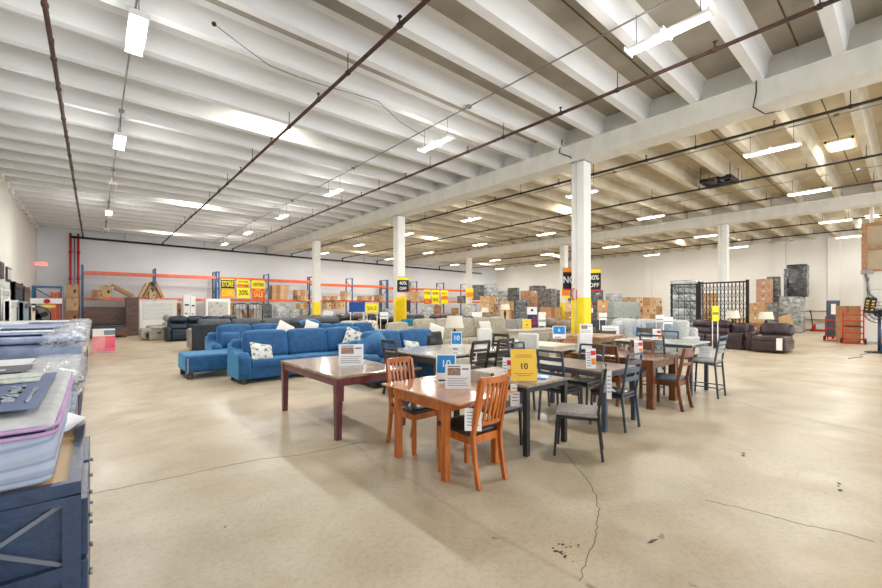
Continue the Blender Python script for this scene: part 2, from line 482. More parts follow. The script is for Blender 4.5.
# columns
cdesc = {(0, 0): 'widest white concrete column with yellow lower part, nearest the camera',
         (0, 1): 'white concrete column with scuffed yellow base behind the blue loveseat',
         (0, 2): 'white column with yellow base at the end of the blue sofas, nearest the back rack of this row',
         (1, 0): 'tall white column behind the black folding gate',
         (1, 1): 'slim white column with yellow base and orange placard, just left of the widest column',
         (1, 2): 'farthest white column, in front of the far corner stacks'}
for i, x in enumerate((X1, X2)):
    for j, y in enumerate(COLY):
        w = 0.185
        t = thing('concrete_column', cdesc[(i, j)], 'column', (x, y, 0))
        b = NB(); rbox(b, (0, 0, ZG / 2), (2 * w, 2 * w, ZG), 0.02)
        obj('shaft', b, col_m, t)
        if (i, j) != (1, 0):
            b = NB(); rbox(b, (0, 0, 0.92), (2 * w + 0.012, 2 * w + 0.012, 1.84 if i == 0 else 1.8), 0.02)
            obj('painted_base', b, yellow_p, t, 'yellow painted lower band')
        b = NB()
        tube(b, [(-w - 0.03, w * 0.2, 0.05), (-w - 0.03, w * 0.2, ZG)], 0.018, 6)
        obj('conduit', b, col_m, t)
        b = NB(); box(b, -w - 0.02, w + 0.02, -w - 0.02, w + 0.02, ZG - 0.02, ZG)
        obj('cap_plate', b, galv, t)

# office block at the right
b = NB()
box(b, 24.8, 35.4, -3.0, 1.35, 0, 3.05)
struct('wall_office', b, wall_white)
b = NB()
box(b, 24.74, 24.9, 1.22, 1.4, 3.05, 5.1); box(b, 24.74, 24.9, -3, 1.22, 4.98, 5.1); box(b, 24.74, 24.9, -3, 1.22, 3.98, 4.12); box(b, 24.74, 24.9, -3, 1.22, 3.05, 3.13)
box(b, 24.74, 24.9, -1.2, -1.05, 3.05, 5.0)
struct('trim_3', b, light_wood)
b = NB(); box(b, 24.95, 25.0, -3, 1.22, 3.1, 5.0)
struct('wall_mezzanine', b, conc_tan)
b = NB(); box(b, 24.785, 24.8, -3, 1.2, 2.28, 2.3); box(b, 24.785, 24.8, 0.4, 0.412, 0, 3.05); box(b, 24.78, 24.8, -3, 1.35, 0, 0.1)
struct('trim_4', b, mat('grey_trim', (190, 188, 182), 0.6))
b = NB(); tube(b, [(24.9, 1.1, 5.1), (24.9, 1.1, ZR)], 0.07, 10)
tag(obj('roof_pipe', b, white_metal), 'white vertical pipe rising from the office roof to the ceiling', 'pipe')
b = NB(); tube(b, [(24.77, 1.28, 3.0), (24.76, 1.2, 2.4), (24.76, 1.15, 2.1), (24.76, 0.98, 1.9)], 0.035, 8)
box(b, 24.7, 24.8, 1.05, 1.42, 2.95, 3.12)
tag(obj('wall_conduit', b, galv), 'grey conduit dropping down the corner of the white office wall', 'conduit')

# ------------------------------------------------------------------ sprinkler pipes
def hanger(bm, x, y, z0, z1):
    tube(bm, [(x, y, z0), (x, y, z1)], 0.008, 5)
    lathe(bm, [(0.045, -0.03), (0.05, 0.0), (0.045, 0.03)], (x, y, z0), 8)

def sprinkler(x, z, m, label, y1, r=0.032):
    t = thing('sprinkler_pipe', label, 'pipe', (x, 0, 0), 0, 'sprinkler branch pipes under the ceiling')
    b = NB(); tube(b, [(0, YB + 0.2, z), (0, y1, z)], r, 10)
    y = YB + 1.5
    while y < y1:
        lathe(b, [(r * 1.35, -0.07), (r * 1.35, 0.07)], (0, 0, 0), 4) if False else None
        y += 6.4
    obj('pipe', b, m, t)
    y = -4.7; i = 0
    while y < y1 - 0.3:
        b = NB(); tube(b, [(0, y, z), (0, y, ZR + (0.0 if i % 2 else 0.3))], 0.008, 5)
        tube(b, [(0, y - 0.03, z), (0, y + 0.03, z)], r * 1.35, 10)
        obj('hanger', b, pipe_dark, t)
        b = NB(); yy = y + 1.2
        tube(b, [(0, yy - 0.035, z), (0, yy + 0.035, z)], r * 1.3, 10)
        tube(b, [(0, yy, z), (0, yy, z + 0.12)], [0.016, 0.012], 6); lathe(b, [(0.035, 0), (0.035, 0.006)], (0, yy, z + 0.12), 8)
        obj('sprinkler_head', b, pipe_m, t)
        y += 2.75; i += 1
    return t
sprinkler(-0.5, 5.6, pipe_m, 'rusty sprinkler pipe along the left side, above the mattresses', 30.85)
sprinkler(3.3, 5.6, pipe_m, 'dark sprinkler pipe crossing the left aisle ceiling above the purple table', 30.85)
sprinkler(7.35, 5.6, pipe_m, 'rusty sprinkler pipe just left of the first girder', 30.85)
sprinkler(11.5, 5.6, pipe_dark, 'black sprinkler pipe just right of the first girder', 30.85)
sprinkler(15.75, 5.6, pipe_dark, 'black sprinkler pipe through the middle of the middle aisle', 30.85)
sprinkler(19.1, 5.6, pipe_m, 'rust brown sprinkler pipe left of the second girder', 30.85)
sprinkler(26.4, 5.6, pipe_dark, 'black sprinkler pipe just beyond the second girder', 30.85)
sprinkler(30.2, 5.6, pipe_dark, 'black sprinkler pipe nearest the right wall', 30.85)
t = thing('sprinkler_main', 'dark main pipe running level along the top of the back wall', 'pipe', (0, 31.0, 0))
b = NB(); tube(b, [(-1.0, 0, 5.52), (32.5, 0, 5.2)], 0.06, 10); obj('pipe', b, pipe_dark, t)
for x in (-0.5, 3.3, 7.35, 11.5, 15.75, 19.1, 26.4, 30.2):
    z = 5.52 - 0.32 * (x + 1) / 33.5
    b = NB(); tube(b, [(x, 0, z), (x, 0, 5.6), (x, -0.05, 5.62)], 0.05, 8); obj('riser', b, pipe_dark, t)
for x in (1.4, 5.6, 9.6, 13.7, 17.8, 22.1, 28.0):
    z = 5.52 - 0.32 * (x + 1) / 33.5
    b = NB(); tube(b, [(x, 0, z), (x, 0, ZD)], 0.01, 5); obj('hanger', b, pipe_dark, t)

# electrical conduits and beam cables
for x, lab in ((0.45, 'thin grey conduit carrying the leftmost row of caged lights'),
               (6.1, 'thin grey conduit carrying the lights left of the first girder'),
               (12.65, 'thin grey conduit carrying the lights right of the first girder'),
               (18.2, 'thin grey conduit carrying the lights left of the second girder')):
    b = NB(); tube(b, [(x, YB, ZR - 0.05), (x, YF - 0.5, ZR - 0.05)], 0.014, 6)
    y = -4
    while y < 29:
        rbox(b, (x, y, ZR - 0.05), (0.1, 0.1, 0.06), 0.01); y += 5.1
    tag(obj('electrical_conduit', b, galv), lab, 'conduit')
b = NB(); tube(b, [(9.66, 1.95, ZR), (9.66, 1.95, 5.7), (9.66, 2.0, ZG - 0.02), (10.1, 1.9, ZG - 0.06), (10.4, 1.7, ZG + 0.03)], 0.012, 6)
tag(obj('hanging_cable', b, pipe_dark), 'thin cable looping down the first girder beside the nearest strip light', 'cable')
b = NB(); tube(b, [(9.67, 6.2, ZR + 0.2), (9.67, 6.3, 5.8), (9.67, 5.98, 5.6), (9.8, 5.85, ZG - 0.03)], 0.014, 6)
tag(obj('hanging_cable', b, pipe_dark), 'thin cable running down the girder to the widest column', 'cable')
def PZ(px, py, z):
    d = FL * (EYE - z) / (py - HY); return (*at(px, d), z)
b = NB(); tube(b, [PZ(214, 24, 5.9), PZ(240, 44, 5.85), PZ(270, 66, 5.8), PZ(300, 78, 5.8), PZ(340, 90, 5.85), PZ(378, 101, 5.9), PZ(400, 122, 5.85), PZ(425, 137, 5.88)], 0.006, 5)
tube(b, [PZ(214, 24, 5.95), PZ(214, 24, 5.82)], 0.035, 8)
tag(obj('slack_wire', b, pipe_dark), 'slack black wire sagging across the left aisle ceiling ribs', 'wire')

# exhaust hatch in the middle aisle
t = thing('exhaust_fan', 'black square exhaust fan hatch hanging under the tan ceiling', 'fan', (16.45, 4.35, 5.85))
b = NB()
for s in (-1, 1):
    box(b, s * 0.48 - 0.03, s * 0.48 + 0.03, -0.45, 0.45, 0, 0.12); box(b, -0.5, 0.5, s * 0.43 - 0.03, s * 0.43 + 0.03, 0, 0.12)
obj('frame', b, black_m, t)
b = NB(); box(b, -0.46, 0.46, -0.41, 0.41, 0.08, 0.11)
for k in range(5): bar(b, (0.05 * k, 0, 0.05), (0.38 * math.cos(k * 1.257), 0.36 * math.sin(k * 1.257), 0.05), 0.14, 0.01)
obj('blade', b, mat('dark_blue_vane', (40, 52, 82), 0.5), t)
b = NB()
for sx in (-1, 1):
    for sy in (-1, 1): tube(b, [(sx * 0.48, sy * 0.43, 0.1), (sx * 0.48, sy * 0.43, 0.53)], 0.012, 5)
for o_ in [obj('hanger_rods', b, pipe_m, t)]: o_['label'] = 'thin hanging rods'
b = NB(); box(b, -0.9, -0.62, -0.1, 0.1, -0.12, 0.0); tube(b, [(-0.5, 0, 0.05), (-0.75, 0, -0.04)], 0.03, 6)
obj('motor', b, pipe_m, t)

# ------------------------------------------------------------------ light fixtures
def strip(lit, label, group, cage=False):
    t = thing('ceiling_light', label, 'light', (0, 0, 0), 0, group)
    L = 0.54 if not cage else 0.52
    b = NB()
    if cage:
        rbox(b, (0, 0, 0.05), (0.22, L * 2, 0.05), 0.012)
        for s in (-1, 1): rbox(b, (0, s * L, 0.02), (0.22, 0.015, 0.07), 0.004)
    else:
        rbox(b, (0, 0, 0.05), (0.14, L * 2, 0.05), 0.01)
        prism(b, [(-0.02, 0.03), (0.02, 0.03), (0.02, 0.07), (-0.02, 0.07)], -0.17, 0.17)
        for s in (-1, 1): rbox(b, (0, s * L, 0.03), (0.26, 0.02, 0.06), 0.005)
    obj('housing', b, white_metal, t)
    for sx in ((-0.042, 0.042) if not cage else (-0.06, 0, 0.06)):
        b = NB(); tube(b, [(sx, -L + 0.03, 0.0), (sx, L - 0.03, 0.0)], 0.016 if not cage else 0.02, 8)
        obj('tube', b, tube_m if lit else tube_off, t)
    b = NB()
    for s in (-1, 1): tube(b, [(0, s * (L - 0.12), 0.07), (0, s * (L - 0.12), 0.53)], 0.005, 4)
    obj('chain', b, pipe_dark, t)
    return t
rows = [(0.45, 'leftmost row above the mattresses'), (6.12, 'row left of the first girder'), (12.62, 'row right of the first girder'),
        (18.2, 'row left of the second girder'), (25.35, 'row right of the second girder'), (31.65, 'row along the right wall')]
protos = {}
for ri, (x, rl) in enumerate(rows):
    ys = [7.1, 12.0, 16.7, 21.4, 26.5] if ri == 0 else [2.25, 7.33, 12.65, 17.5, 22.6, 27.6]
    for yi, y in enumerate(ys):
        if ri == 5 and yi == 3: continue
        lit = not (ri == 0 and yi in (2, 4)) and not (ri == 1 and yi == 2 and False)
        lab = '%s light, %s one along the %s' % (('lit caged' if lit else 'unlit caged') if ri == 0 else 'lit strip', ORD[yi], rl)
        key = (lit, ri == 0)
        if key not in protos:
            o = protos[key] = strip(lit, lab, 'ceiling lights', ri == 0); o.location = (x, y, 5.4)
        else:
            o = dup(protos[key], (x, y, 5.4), 0, lab)
        if lit:
            la = bpy.data.lights.new('lamp', 'AREA'); la.shape = 'RECTANGLE'; la.size = 0.25; la.size_y = 1.2
            la.energy = 85; la.color = (1.0, 0.985, 0.955)
            lo = bpy.data.objects.new('lamp', la); C.objects.link(lo); lo.location = (x, y, 5.36)
            la = bpy.data.lights.new('lamp_glow', 'POINT'); la.shadow_soft_size = 0.15; la.energy = 55; la.color = (1.0, 0.985, 0.955)
            lo = bpy.data.objects.new('lamp_glow', la); C.objects.link(lo); lo.location = (x, y, 5.3)

# added sky fill, let in by leaving the unseen side behind the camera unbuilt
w = bpy.data.worlds.new('world'); S.world = w; w.use_nodes = True
w.node_tree.nodes['Background'].inputs[0].default_value = (0.93, 0.96, 1.0, 1)
w.node_tree.nodes['Background'].inputs[1].default_value = 3.0
S.view_settings.view_transform = 'Standard'
S.view_settings.look = 'None'
S.view_settings.exposure = 0.28
S.view_settings.gamma = 1.0
# ================================================================== FURNITURE BUILDERS
def slat_chair(label, group='orange wooden dining chairs', wood=None, seat=None, slats=6, w=0.42, d=0.44, sh=0.46, H=0.98, rails=0):
    wood = wood or orange_wood; seat = seat or seat_black
    t = thing('dining_chair', label, 'chair', (0, 0, 0), 0, group)
    x = w / 2 - 0.02
    def by(z):  # rear post centre line
        return d / 2 + (0.02 if z < sh else 0.02 + (z - sh) * 0.19) + (0.07 * ((sh - z) / sh) ** 1.6 if z < sh else 0)
    for s in (-1, 1):
        b = NB(); bar(b, [(s * x, -d / 2 + 0.02, 0), (s * x, -d / 2 + 0.02, sh - 0.03)], None, 0.038, 0.038, side=(1, 0, 0))
        obj('leg', b, wood, t)
        b = NB(); bar(b, [(s * x, by(z), z) for z in (0, 0.12, 0.25, 0.38, sh, 0.6, 0.8, H - 0.02)], None, 0.03, 0.042, side=(1, 0, 0))
        obj('leg', b, wood, t)
    b = NB()
    box(b, -x, x, -d / 2 + 0.005, -d / 2 + 0.03, sh - 0.09, sh - 0.02)
    box(b, -x, x, d / 2 - 0.02, d / 2 + 0.01, sh - 0.09, sh - 0.02)
    for s in (-1, 1): box(b, s * x - 0.011, s * x + 0.011, -d / 2, d / 2, sh - 0.09, sh - 0.02)
    obj('seat_frame', b, wood, t)
    b = NB(); rbox(b, (0, -0.01, sh + 0.005), (w + 0.01, d + 0.02, 0.05), 0.02, 2, 4, 0.15)
    obj('seat', b, seat, t)
    b = NB()
    def rail(z, h, th=0.022, bow=0.03):
        pts = [(x * u, by(z) + 0.0 + bow * (1 - u * u), z) for u in (-1, -0.5, 0, 0.5, 1)]
        bar(b, pts, None, th, h, side=(0, 1, 0))
    rail(H - 0.03, 0.06)
    obj('top_rail', b, wood, t)
    if rails:
        for k in range(rails):
            b = NB(); z = sh + 0.16 + (H - 0.1 - sh - 0.16) * k / max(1, rails - 0.0)
            rail(z, 0.045, 0.016); obj('back_slat', b, wood, t)
    else:
        b = NB(); rail(sh + 0.09, 0.035, 0.02, 0.02); obj('lower_rail', b, wood, t)
        for k in range(slats):
            u = -0.8 + 1.6 * k / (slats - 1); b = NB(); bw = (1 - u * u)
            bar(b, [(x * u, by(sh + 0.09) + 0.02 * bw, sh + 0.09), (x * u, by(sh + 0.28) + 0.03 * bw, sh + 0.28), (x * u * 1.02, by(H - 0.05) + 0.03 * bw, H - 0.05)], None, 0.026, 0.012, side=(1, 0, 0))
            obj('back_slat', b, wood, t)
    return t

def metal_chair(label, group, m=None, seat=None, sh=0.46, H=0.98, w=0.42, d=0.42, rails=4, pad=None, stretch=False, rm=None, th=0.026):
    """tube framed ladder-back chair; pad = upholstered back panel material"""
    m = m or blue_metal; seat = seat or seat_black; rm = rm or m
    t = thing('dining_chair', label, 'chair', (0, 0, 0), 0, group)
    x = w / 2 - 0.015
    def by(z): return d / 2 - 0.01 + (0.05 * (sh - z) / sh if z < sh else (z - sh) * 0.16)
    for s in (-1, 1):
        b = NB(); bar(b, [(s * x, -d / 2 - 0.02, 0), (s * x, -d / 2 + 0.01, sh - 0.02)], None, th, th, side=(1, 0, 0)); obj('leg', b, m, t)
        b = NB(); bar(b, [(s * x, by(z), z) for z in (0, sh, sh + 0.1, H - 0.02)], None, th, th, side=(1, 0, 0)); obj('leg', b, m, t)
    b = NB()
    for s in (-1, 1): box(b, s * x - 0.011, s * x + 0.011, -d / 2, d / 2, sh - 0.05, sh - 0.025)
    for y in (-d / 2 + 0.01, d / 2 - 0.02): box(b, -x, x, y - 0.011, y + 0.011, sh - 0.05, sh - 0.025)
    obj('seat_frame', b, m, t)
    b = NB(); rbox(b, (0, -0.01, sh), (w, d + 0.01, 0.045), 0.015, 2, 3, 0.08); obj('seat', b, seat, t)
    if pad:
        b = NB(); z = H - 0.15
        rbox(b, (0, by(z), z), (w - 0.06, 0.035, 0.25), 0.012, 2, 2, 0.05, M=None); obj('back_pad', b, pad, t)
        b = NB(); bar(b, (-x, by(H - 0.3), H - 0.3), (x, by(H - 0.3), H - 0.3), 0.02, 0.02); obj('cross_rail', b, m, t)
    else:
        b = NB(); z = H - 0.015; bar(b, [(x * u, by(z) + 0.03 * (1 - u * u), z) for u in (-1, -0.5, 0, 0.5, 1)], None, th, 0.03, side=(0, 1, 0)); obj('top_rail', b, m, t)
        for k in range(rails - 1):
            z = H - 0.12 - k * (H - 0.12 - sh - 0.1) / max(1, rails - 1)
            b = NB(); hh = 0.055 if k < rails - 1 else 0.025
            bar(b, [(x * u, by(z) + 0.03 * (1 - u * u), z) for u in (-1, -0.5, 0, 0.5, 1)], None, 0.014, hh, side=(0, 1, 0)); obj('back_slat', b, rm, t)
    if stretch:
        for z, ys in ((0.18, (-1,)), (0.14, (1,))):
            for yy in ys:
                b = NB(); y = -d / 2 if yy < 0 else by(z)
                bar(b, (-x, y, z), (x, y, z), 0.018, 0.018); obj('footrest', b, m, t)
        for s in (-1, 1):
            b = NB(); bar(b, (s * x, -d / 2, 0.18), (s * x, by(0.18), 0.18), 0.018, 0.018); obj('stretcher', b, m, t)
    return t

def wood_chair(label, group, wood, seat, w=0.43, d=0.43, sh=0.46, H=0.96, panels=((0.0, 0.13), (0.22, 0.045))):
    """solid panel-back chair"""
    t = slat_base(label, group, wood, seat, w, d, sh, H)
    x = w / 2 - 0.02
    for off, h in panels:
        b = NB(); z = H - 0.01 - off - h / 2
        y = d / 2 + 0.02 + (z - sh) * 0.19
        bar(b, [(x * u, y + 0.035 * (1 - u * u), z) for u in (-1, -0.5, 0, 0.5, 1)], None, 0.022, h, side=(0, 1, 0)); obj('back_panel', b, wood, t)
    return t

def slat_base(label, group, wood, seat, w, d, sh, H):
    t = thing('dining_chair', label, 'chair', (0, 0, 0), 0, group)
    x = w / 2 - 0.02
    def by(z): return d / 2 + (0.02 if z < sh else 0.02 + (z - sh) * 0.19) + (0.07 * ((sh - z) / sh) ** 1.6 if z < sh else 0)
    for s in (-1, 1):
        b = NB(); bar(b, (s * x, -d / 2 + 0.02, 0), (s * x, -d / 2 + 0.02, sh - 0.03), 0.042, 0.042, side=(1, 0, 0)); obj('leg', b, wood, t)
        b = NB(); bar(b, [(s * x, by(z), z) for z in (0, 0.12, 0.25, 0.38, sh, 0.6, 0.8, H)], None, 0.036, 0.046, side=(1, 0, 0)); obj('leg', b, wood, t)
    b = NB()
    for s in (-1, 1): box(b, s * x - 0.012, s * x + 0.012, -d / 2, d / 2, sh - 0.1, sh - 0.02)
    for y in (-d / 2 + 0.02, d / 2): box(b, -x, x, y - 0.012, y + 0.012, sh - 0.1, sh - 0.02)
    obj('seat_frame', b, wood, t)
    b = NB(); rbox(b, (0, -0.01, sh + 0.005), (w + 0.01, d + 0.02, 0.055), 0.022, 2, 4, 0.15); obj('seat', b, seat, t)
    return t

def table(label, group, x0, x1, y0, y1, H, top, leg, lw=0.07, inset=0.0, apron=0.08, th=0.035, taper=1.0, name='dining_table', leaf=0.0, splay=0.0):
    cx, cy = (x0 + x1) / 2, (y0 + y1) / 2
    t = thing(name, label, 'table', (cx, cy, 0), 0, group)
    hx, hy = (x1 - x0) / 2, (y1 - y0) / 2
    b = NB(); rbox(b, (0, 0, H - th / 2), (2 * hx, 2 * hy, th), 0.008, 1); obj('tabletop', b, top, t)
    lx, ly = hx - inset - lw / 2, hy - inset - lw / 2 - leaf
    for sx in (-1, 1):
        for sy in (-1, 1):
            b = NB(); z1 = H - th
            q = lw * taper
            vs = []
            for z, ww in ((0, q), (z1 - apron, lw), (z1, lw)):
                vs.append([b.verts.new((sx * lx + a * ww / 2, sy * ly + c * ww / 2, z)) for a, c in ((-1, -1), (1, -1), (1, 1), (-1, 1))])
            for i in range(2):
                for k in range(4): b.faces.new((vs[i][k], vs[i][(k + 1) % 4], vs[i + 1][(k + 1) % 4], vs[i + 1][k]))
            b.faces.new(vs[0][::-1]); b.faces.new(vs[-1])
            obj('leg', b, leg, t)
    b = NB(); g = lw * 0.25
    for s in (-1, 1):
        box(b, -lx, lx, s * (ly + g) - 0.011, s * (ly + g) + 0.011, H - th - apron, H - th)
        box(b, s * (lx + g) - 0.011, s * (lx + g) + 0.011, -ly, ly, H - th - apron, H - th)
    obj('apron', b, leg, t)
    return t

def pillow(label, m, loc, s=(0.48, 0.48, 0.16), rx=70, rz=0, ry=0, group=None):
    b = NB(); rbox(b, (0, 0, 0), s, min(s) * 0.35, 2, 8, 0.0)
    for v in b.verts:
        u, w_ = abs(v.co.x) / (s[0] / 2), abs(v.co.y) / (s[1] / 2)
        v.co.z *= max(0.12, (1 - u ** 3) * (1 - w_ ** 3)) * 1.15
        k = 1 - 0.07 * (1 - u * u) * w_ ** 2; v.co.y *= k
        k = 1 - 0.07 * (1 - w_ * w_) * u ** 2; v.co.x *= k
    o = obj('throw_pillow', b, m)
    o.location = loc; o.rotation_euler = (math.radians(rx), math.radians(ry), math.radians(rz))
    return tag(o, label, 'pillow', group)

def sofa(label, w, d=0.95, n=3, m=None, foot=None, arm='roll', loc=(0, 0, 0), rz=0, group=None, H=0.98, cm=None, tuft=True, armw=0.24, sh=0.46, name='sofa', back_only=False):
    m = m or blue_velvet; cm = cm or m; foot = foot or dark_wood
    t = thing(name, label, 'sofa', loc, rz, group)
    hx, hy = w / 2, d / 2
    b = NB(); rbox(b, (0, 0.02, 0.22), (w - 0.06, d - 0.08, 0.26), 0.03, 2, 2); obj('base', b, m, t)
    b = NB(); rbox(b, (0, hy - 0.13, 0.52), (w - 0.1, 0.24, H - 0.3), 0.08, 2, 2); obj('back_frame', b, m, t)
    for s in (-1, 1):
        b = NB()
        if arm == 'roll':
            prof = []
            y0, y1 = -hy, hy - 0.02
            # side outline with a dipping scroll at the front
            out = [(y0 + 0.05, 0.1), (y0, 0.2), (y0, 0.52), (y0 + 0.04, 0.6), (y0 + 0.13, 0.645), (y0 + 0.26, 0.63), (y0 + 0.42, 0.62), (y1 - 0.25, 0.68), (y1 - 0.08, 0.78), (y1, 0.8), (y1, 0.1)]
            xa, xb = (hx - armw, hx) if s > 0 else (-hx, -hx + armw)
            nn = len(out)
            cols = []
            for fx, ins in ((0, 0.05), (0.12, 0.015), (0.3, 0), (0.7, 0), (0.88, 0.015), (1, 0.05)):
                x = xa + (xb - xa) * fx
                cols.append([b.verts.new((x, y + (ins if y < 0 else -ins) * (1 if z > 0.15 else 0.2), z - (ins if z > 0.3 else 0))) for y, z in out])
            for i in range(5):
                for k in range(nn):
                    f = b.faces.new((cols[i][k], cols[i][(k + 1) % nn], cols[i + 1][(k + 1) % nn], cols[i + 1][k])); f.smooth = True
            b.faces.new(cols[0]); b.faces.new(cols[-1][::-1])
        else:
            rbox(b, (s * (hx - armw / 2), -0.01, 0.34), (armw, d - 0.02, 0.5), 0.07, 3, 2, 0.04)
            rbox(b, (s * (hx - armw / 2), -0.04, 0.6), (armw + 0.03, d - 0.08, 0.12), 0.055, 3, 3, 0.08)
        obj('arm', b, m, t)
    iw = (w - 2 * armw) / n
    for k in range(n):
        x = -hx + armw + iw * (k + 0.5)
        b = NB(); rbox(b, (x, -0.1, sh - 0.07), (iw - 0.012, d - 0.26, 0.19), 0.05, 3, 5, 0.1); obj('seat_cushion', b, cm, t)
        b = NB(); hh = H - sh + 0.06
        M = Matrix.Translation((x, hy - 0.33, sh + hh / 2 - 0.01)) @ Matrix.Rotation(math.radians(-14), 4, 'X')
        rbox(b, (0, 0, 0), (iw - 0.02, 0.22, hh), 0.08, 3, 7, 0.22, M=M)
        o = obj('back_cushion', b, cm, t)
        if tuft:
            tb = NB()
            for q in (-0.22, 0.22):
                p = M @ Vector((iw * q, -0.128, 0.0)); lathe(tb, [(0.012, -0.01), (0.016, 0), (0.012, 0.01)], p, 8)
            obj('button', tb, m, o)
    for sx in (-1, 1):
        for sy in (-1, 1):
            b = NB(); x, y = sx * (hx - 0.12), sy * (hy - 0.1)
            rbox(b, (x, y, 0.055), (0.1, 0.1, 0.11), 0.012); obj('foot', b, foot, t)
    return t

def recliner(label, n, m, loc, rz=0, seatw=0.62, group=None, H=1.12, console=None, armw=0.2, d=0.98, recline=False, wrapped=None, handle=True):
    """motion sofa: puffy split backs, chaise seats, box footrests"""
    t = thing('reclining_sofa', label, 'sofa', loc, rz, group)
    tot = n * seatw + 2 * armw; hx = tot / 2; hy = d / 2
    b = NB(); rbox(b, (0, 0.05, 0.2), (tot - 0.1, d - 0.2, 0.32), 0.03, 2, 2); obj('base', b, m, t)
    for s in (-1, 1):
        b = NB(); rbox(b, (s * (hx - armw / 2), -0.02, 0.3), (armw, d - 0.05, 0.56), 0.05, 2, 3, 0.03); rbox(b, (s * (hx - armw / 2), -0.06, 0.58), (armw + 0.05, d - 0.2, 0.14), 0.065, 3, 4, 0.15); obj('arm', b, m, t)
        if handle:
            b = NB(); rbox(b, (s * (hx + 0.008), -0.1, 0.36), (0.014, 0.14, 0.07), 0.006); obj('recline_lever', b, black_pl, t)
    for k in range(n):
        x = -hx + armw + seatw * (k + 0.5)
        if console == k:
            b = NB(); rbox(b, (x, -0.05, 0.3), (seatw * 0.72, d - 0.1, 0.6), 0.04, 2, 2); obj('console', b, m, t)
            b = NB(); rbox(b, (x, hy - 0.22, 0.74), (seatw * 0.78, 0.26, 0.42), 0.09, 3, 5, 0.15); obj('back_cushion', b, m, t)
            continue
        out = 0.28 if recline else 0
        b = NB(); rbox(b, (x, -0.08 - out / 2, 0.42), (seatw - 0.015, d - 0.22 + out, 0.2), 0.08, 3, 6, 0.16); obj('seat_cushion', b, m, t)
        b = NB(); rbox(b, (x, -hy + 0.07 - out, 0.24), (seatw - 0.03, 0.14, 0.3), 0.05, 3, 4, 0.1); obj('footrest', b, m, t)
        b = NB()
        M = Matrix.Translation((x, hy - 0.2, 0.64)) @ Matrix.Rotation(math.radians(-12), 4, 'X')
        rbox(b, (0, 0, -0.02), (seatw - 0.02, 0.24, 0.3), 0.09, 3, 6, 0.2, M=M)
        M = Matrix.Translation((x, hy - 0.15, H - 0.14)) @ Matrix.Rotation(math.radians(-10), 4, 'X')
        rbox(b, (0, 0, 0), (seatw - 0.015, 0.28, 0.3), 0.11, 3, 6, 0.22, M=M)
        obj('back_cushion', b, m, t)
    b = NB(); rbox(b, (0, hy - 0.06, 0.5), (tot - 0.3, 0.1, 0.78), 0.03, 2, 2); obj('back_frame', b, m, t)
    return t

def price_stand(label, loc, rz, w, h, kind, txt=None, lean=12, group=None, panel=None):
    """tent or acrylic stand with a printed sheet facing local -Y"""
    t = thing('price_sign', label, 'sign', loc, rz, group)
    M = Matrix.Rotation(math.radians(-lean), 4, 'X')
    hz = Matrix.Rotation(0, 4, 'X')
    b = NB(); box(b, -w / 2, w / 2, -0.002, 0.002, 0.0, h, M); obj('sheet', b, panel or white_p, t)
    b = NB(); box(b, -w / 2, w / 2, 0.0, 0.09, 0, 0.003); obj('stand_foot', b, acrylic, t)
    R = (PI / 2 - math.radians(lean), 0, 0)
    def P(x, z, o=0.004): return M @ Vector((x, -o, z))
    def patch(name, x0, x1, z0, z1, m):
        b = NB(); box(b, x0, x1, -0.0045, -0.0025, z0, z1, M); obj(name, b, m, t)
    if kind == 'photo':      # picture, headline, small print
        patch('photo', -w * 0.4, w * 0.1, h * 0.55, h * 0.85, mat('brown_photo_print', (166, 132, 116), 0.5, kind='voronoi', scale=40, rgb2=(90, 64, 56)))
        patch('logo', w * 0.16, w * 0.42, h * 0.78, h * 0.83, navy_ink)
        b = NB()
        box(b, -w * .4, w * .1, -.0045, -.0025, h * .89, h * .93, M)
        for k in range(4): box(b, -w * .4, w * (.4 - .06 * (k % 3)), -.0045, -.0025, h * (.14 + .09 * k), h * (.16 + .09 * k), M)
        obj('small_print', b, grey_ink, t)
    elif kind == 'blue10':   # blue upper panel with big figures, white lower strip
        patch('blue_panel', -w * .44, w * .44, h * .36, h * .95, blue_sign)
        text('figures', txt, h * .34, white_p, t, P(0, h * .66, .006), R)
        patch('logo', -w * .36, w * .1, h * .08, h * .13, navy_ink)
    elif kind == 'yellow':
        patch('yellow_card', -w * .5, w * .5, 0.0, h, yel_sign)
        if txt: text('figures', txt, h * .26, ink, t, P(0, h * .45, .007), R)
        b = NB()
        for k, (z, ww) in enumerate(((.8, .3), (.74, .36), (.22, .36), (.16, .25))): box(b, -w * ww, w * ww, -.006, -.005, h * z, h * (z + .018), M)
        obj('small_print', b, mat('brown_print', (176, 122, 30), .6), t)
    elif kind == 'tag':      # white card with red and yellow flashes
        patch('red_flash', w * .0, w * .46, h * .66, h * .88, red_sign); patch('yellow_flash', w * .05, w * .46, h * .2, h * .5, org_sign)
        b = NB()
        for k in range(6): box(b, -w * .42, -w * .04, -.006, -.003, h * (.12 + .13 * k), h * (.15 + .13 * k), M)
        obj('small_print', b, grey_ink, t)
    elif kind == 'white':
        b = NB()
        for k in range(4): box(b, -w * .4, w * (.38 - .1 * (k % 2)), -.006, -.003, h * (.2 + .17 * k), h * (.24 + .17 * k), M)
        obj('small_print', b, grey_ink, t)
    return t

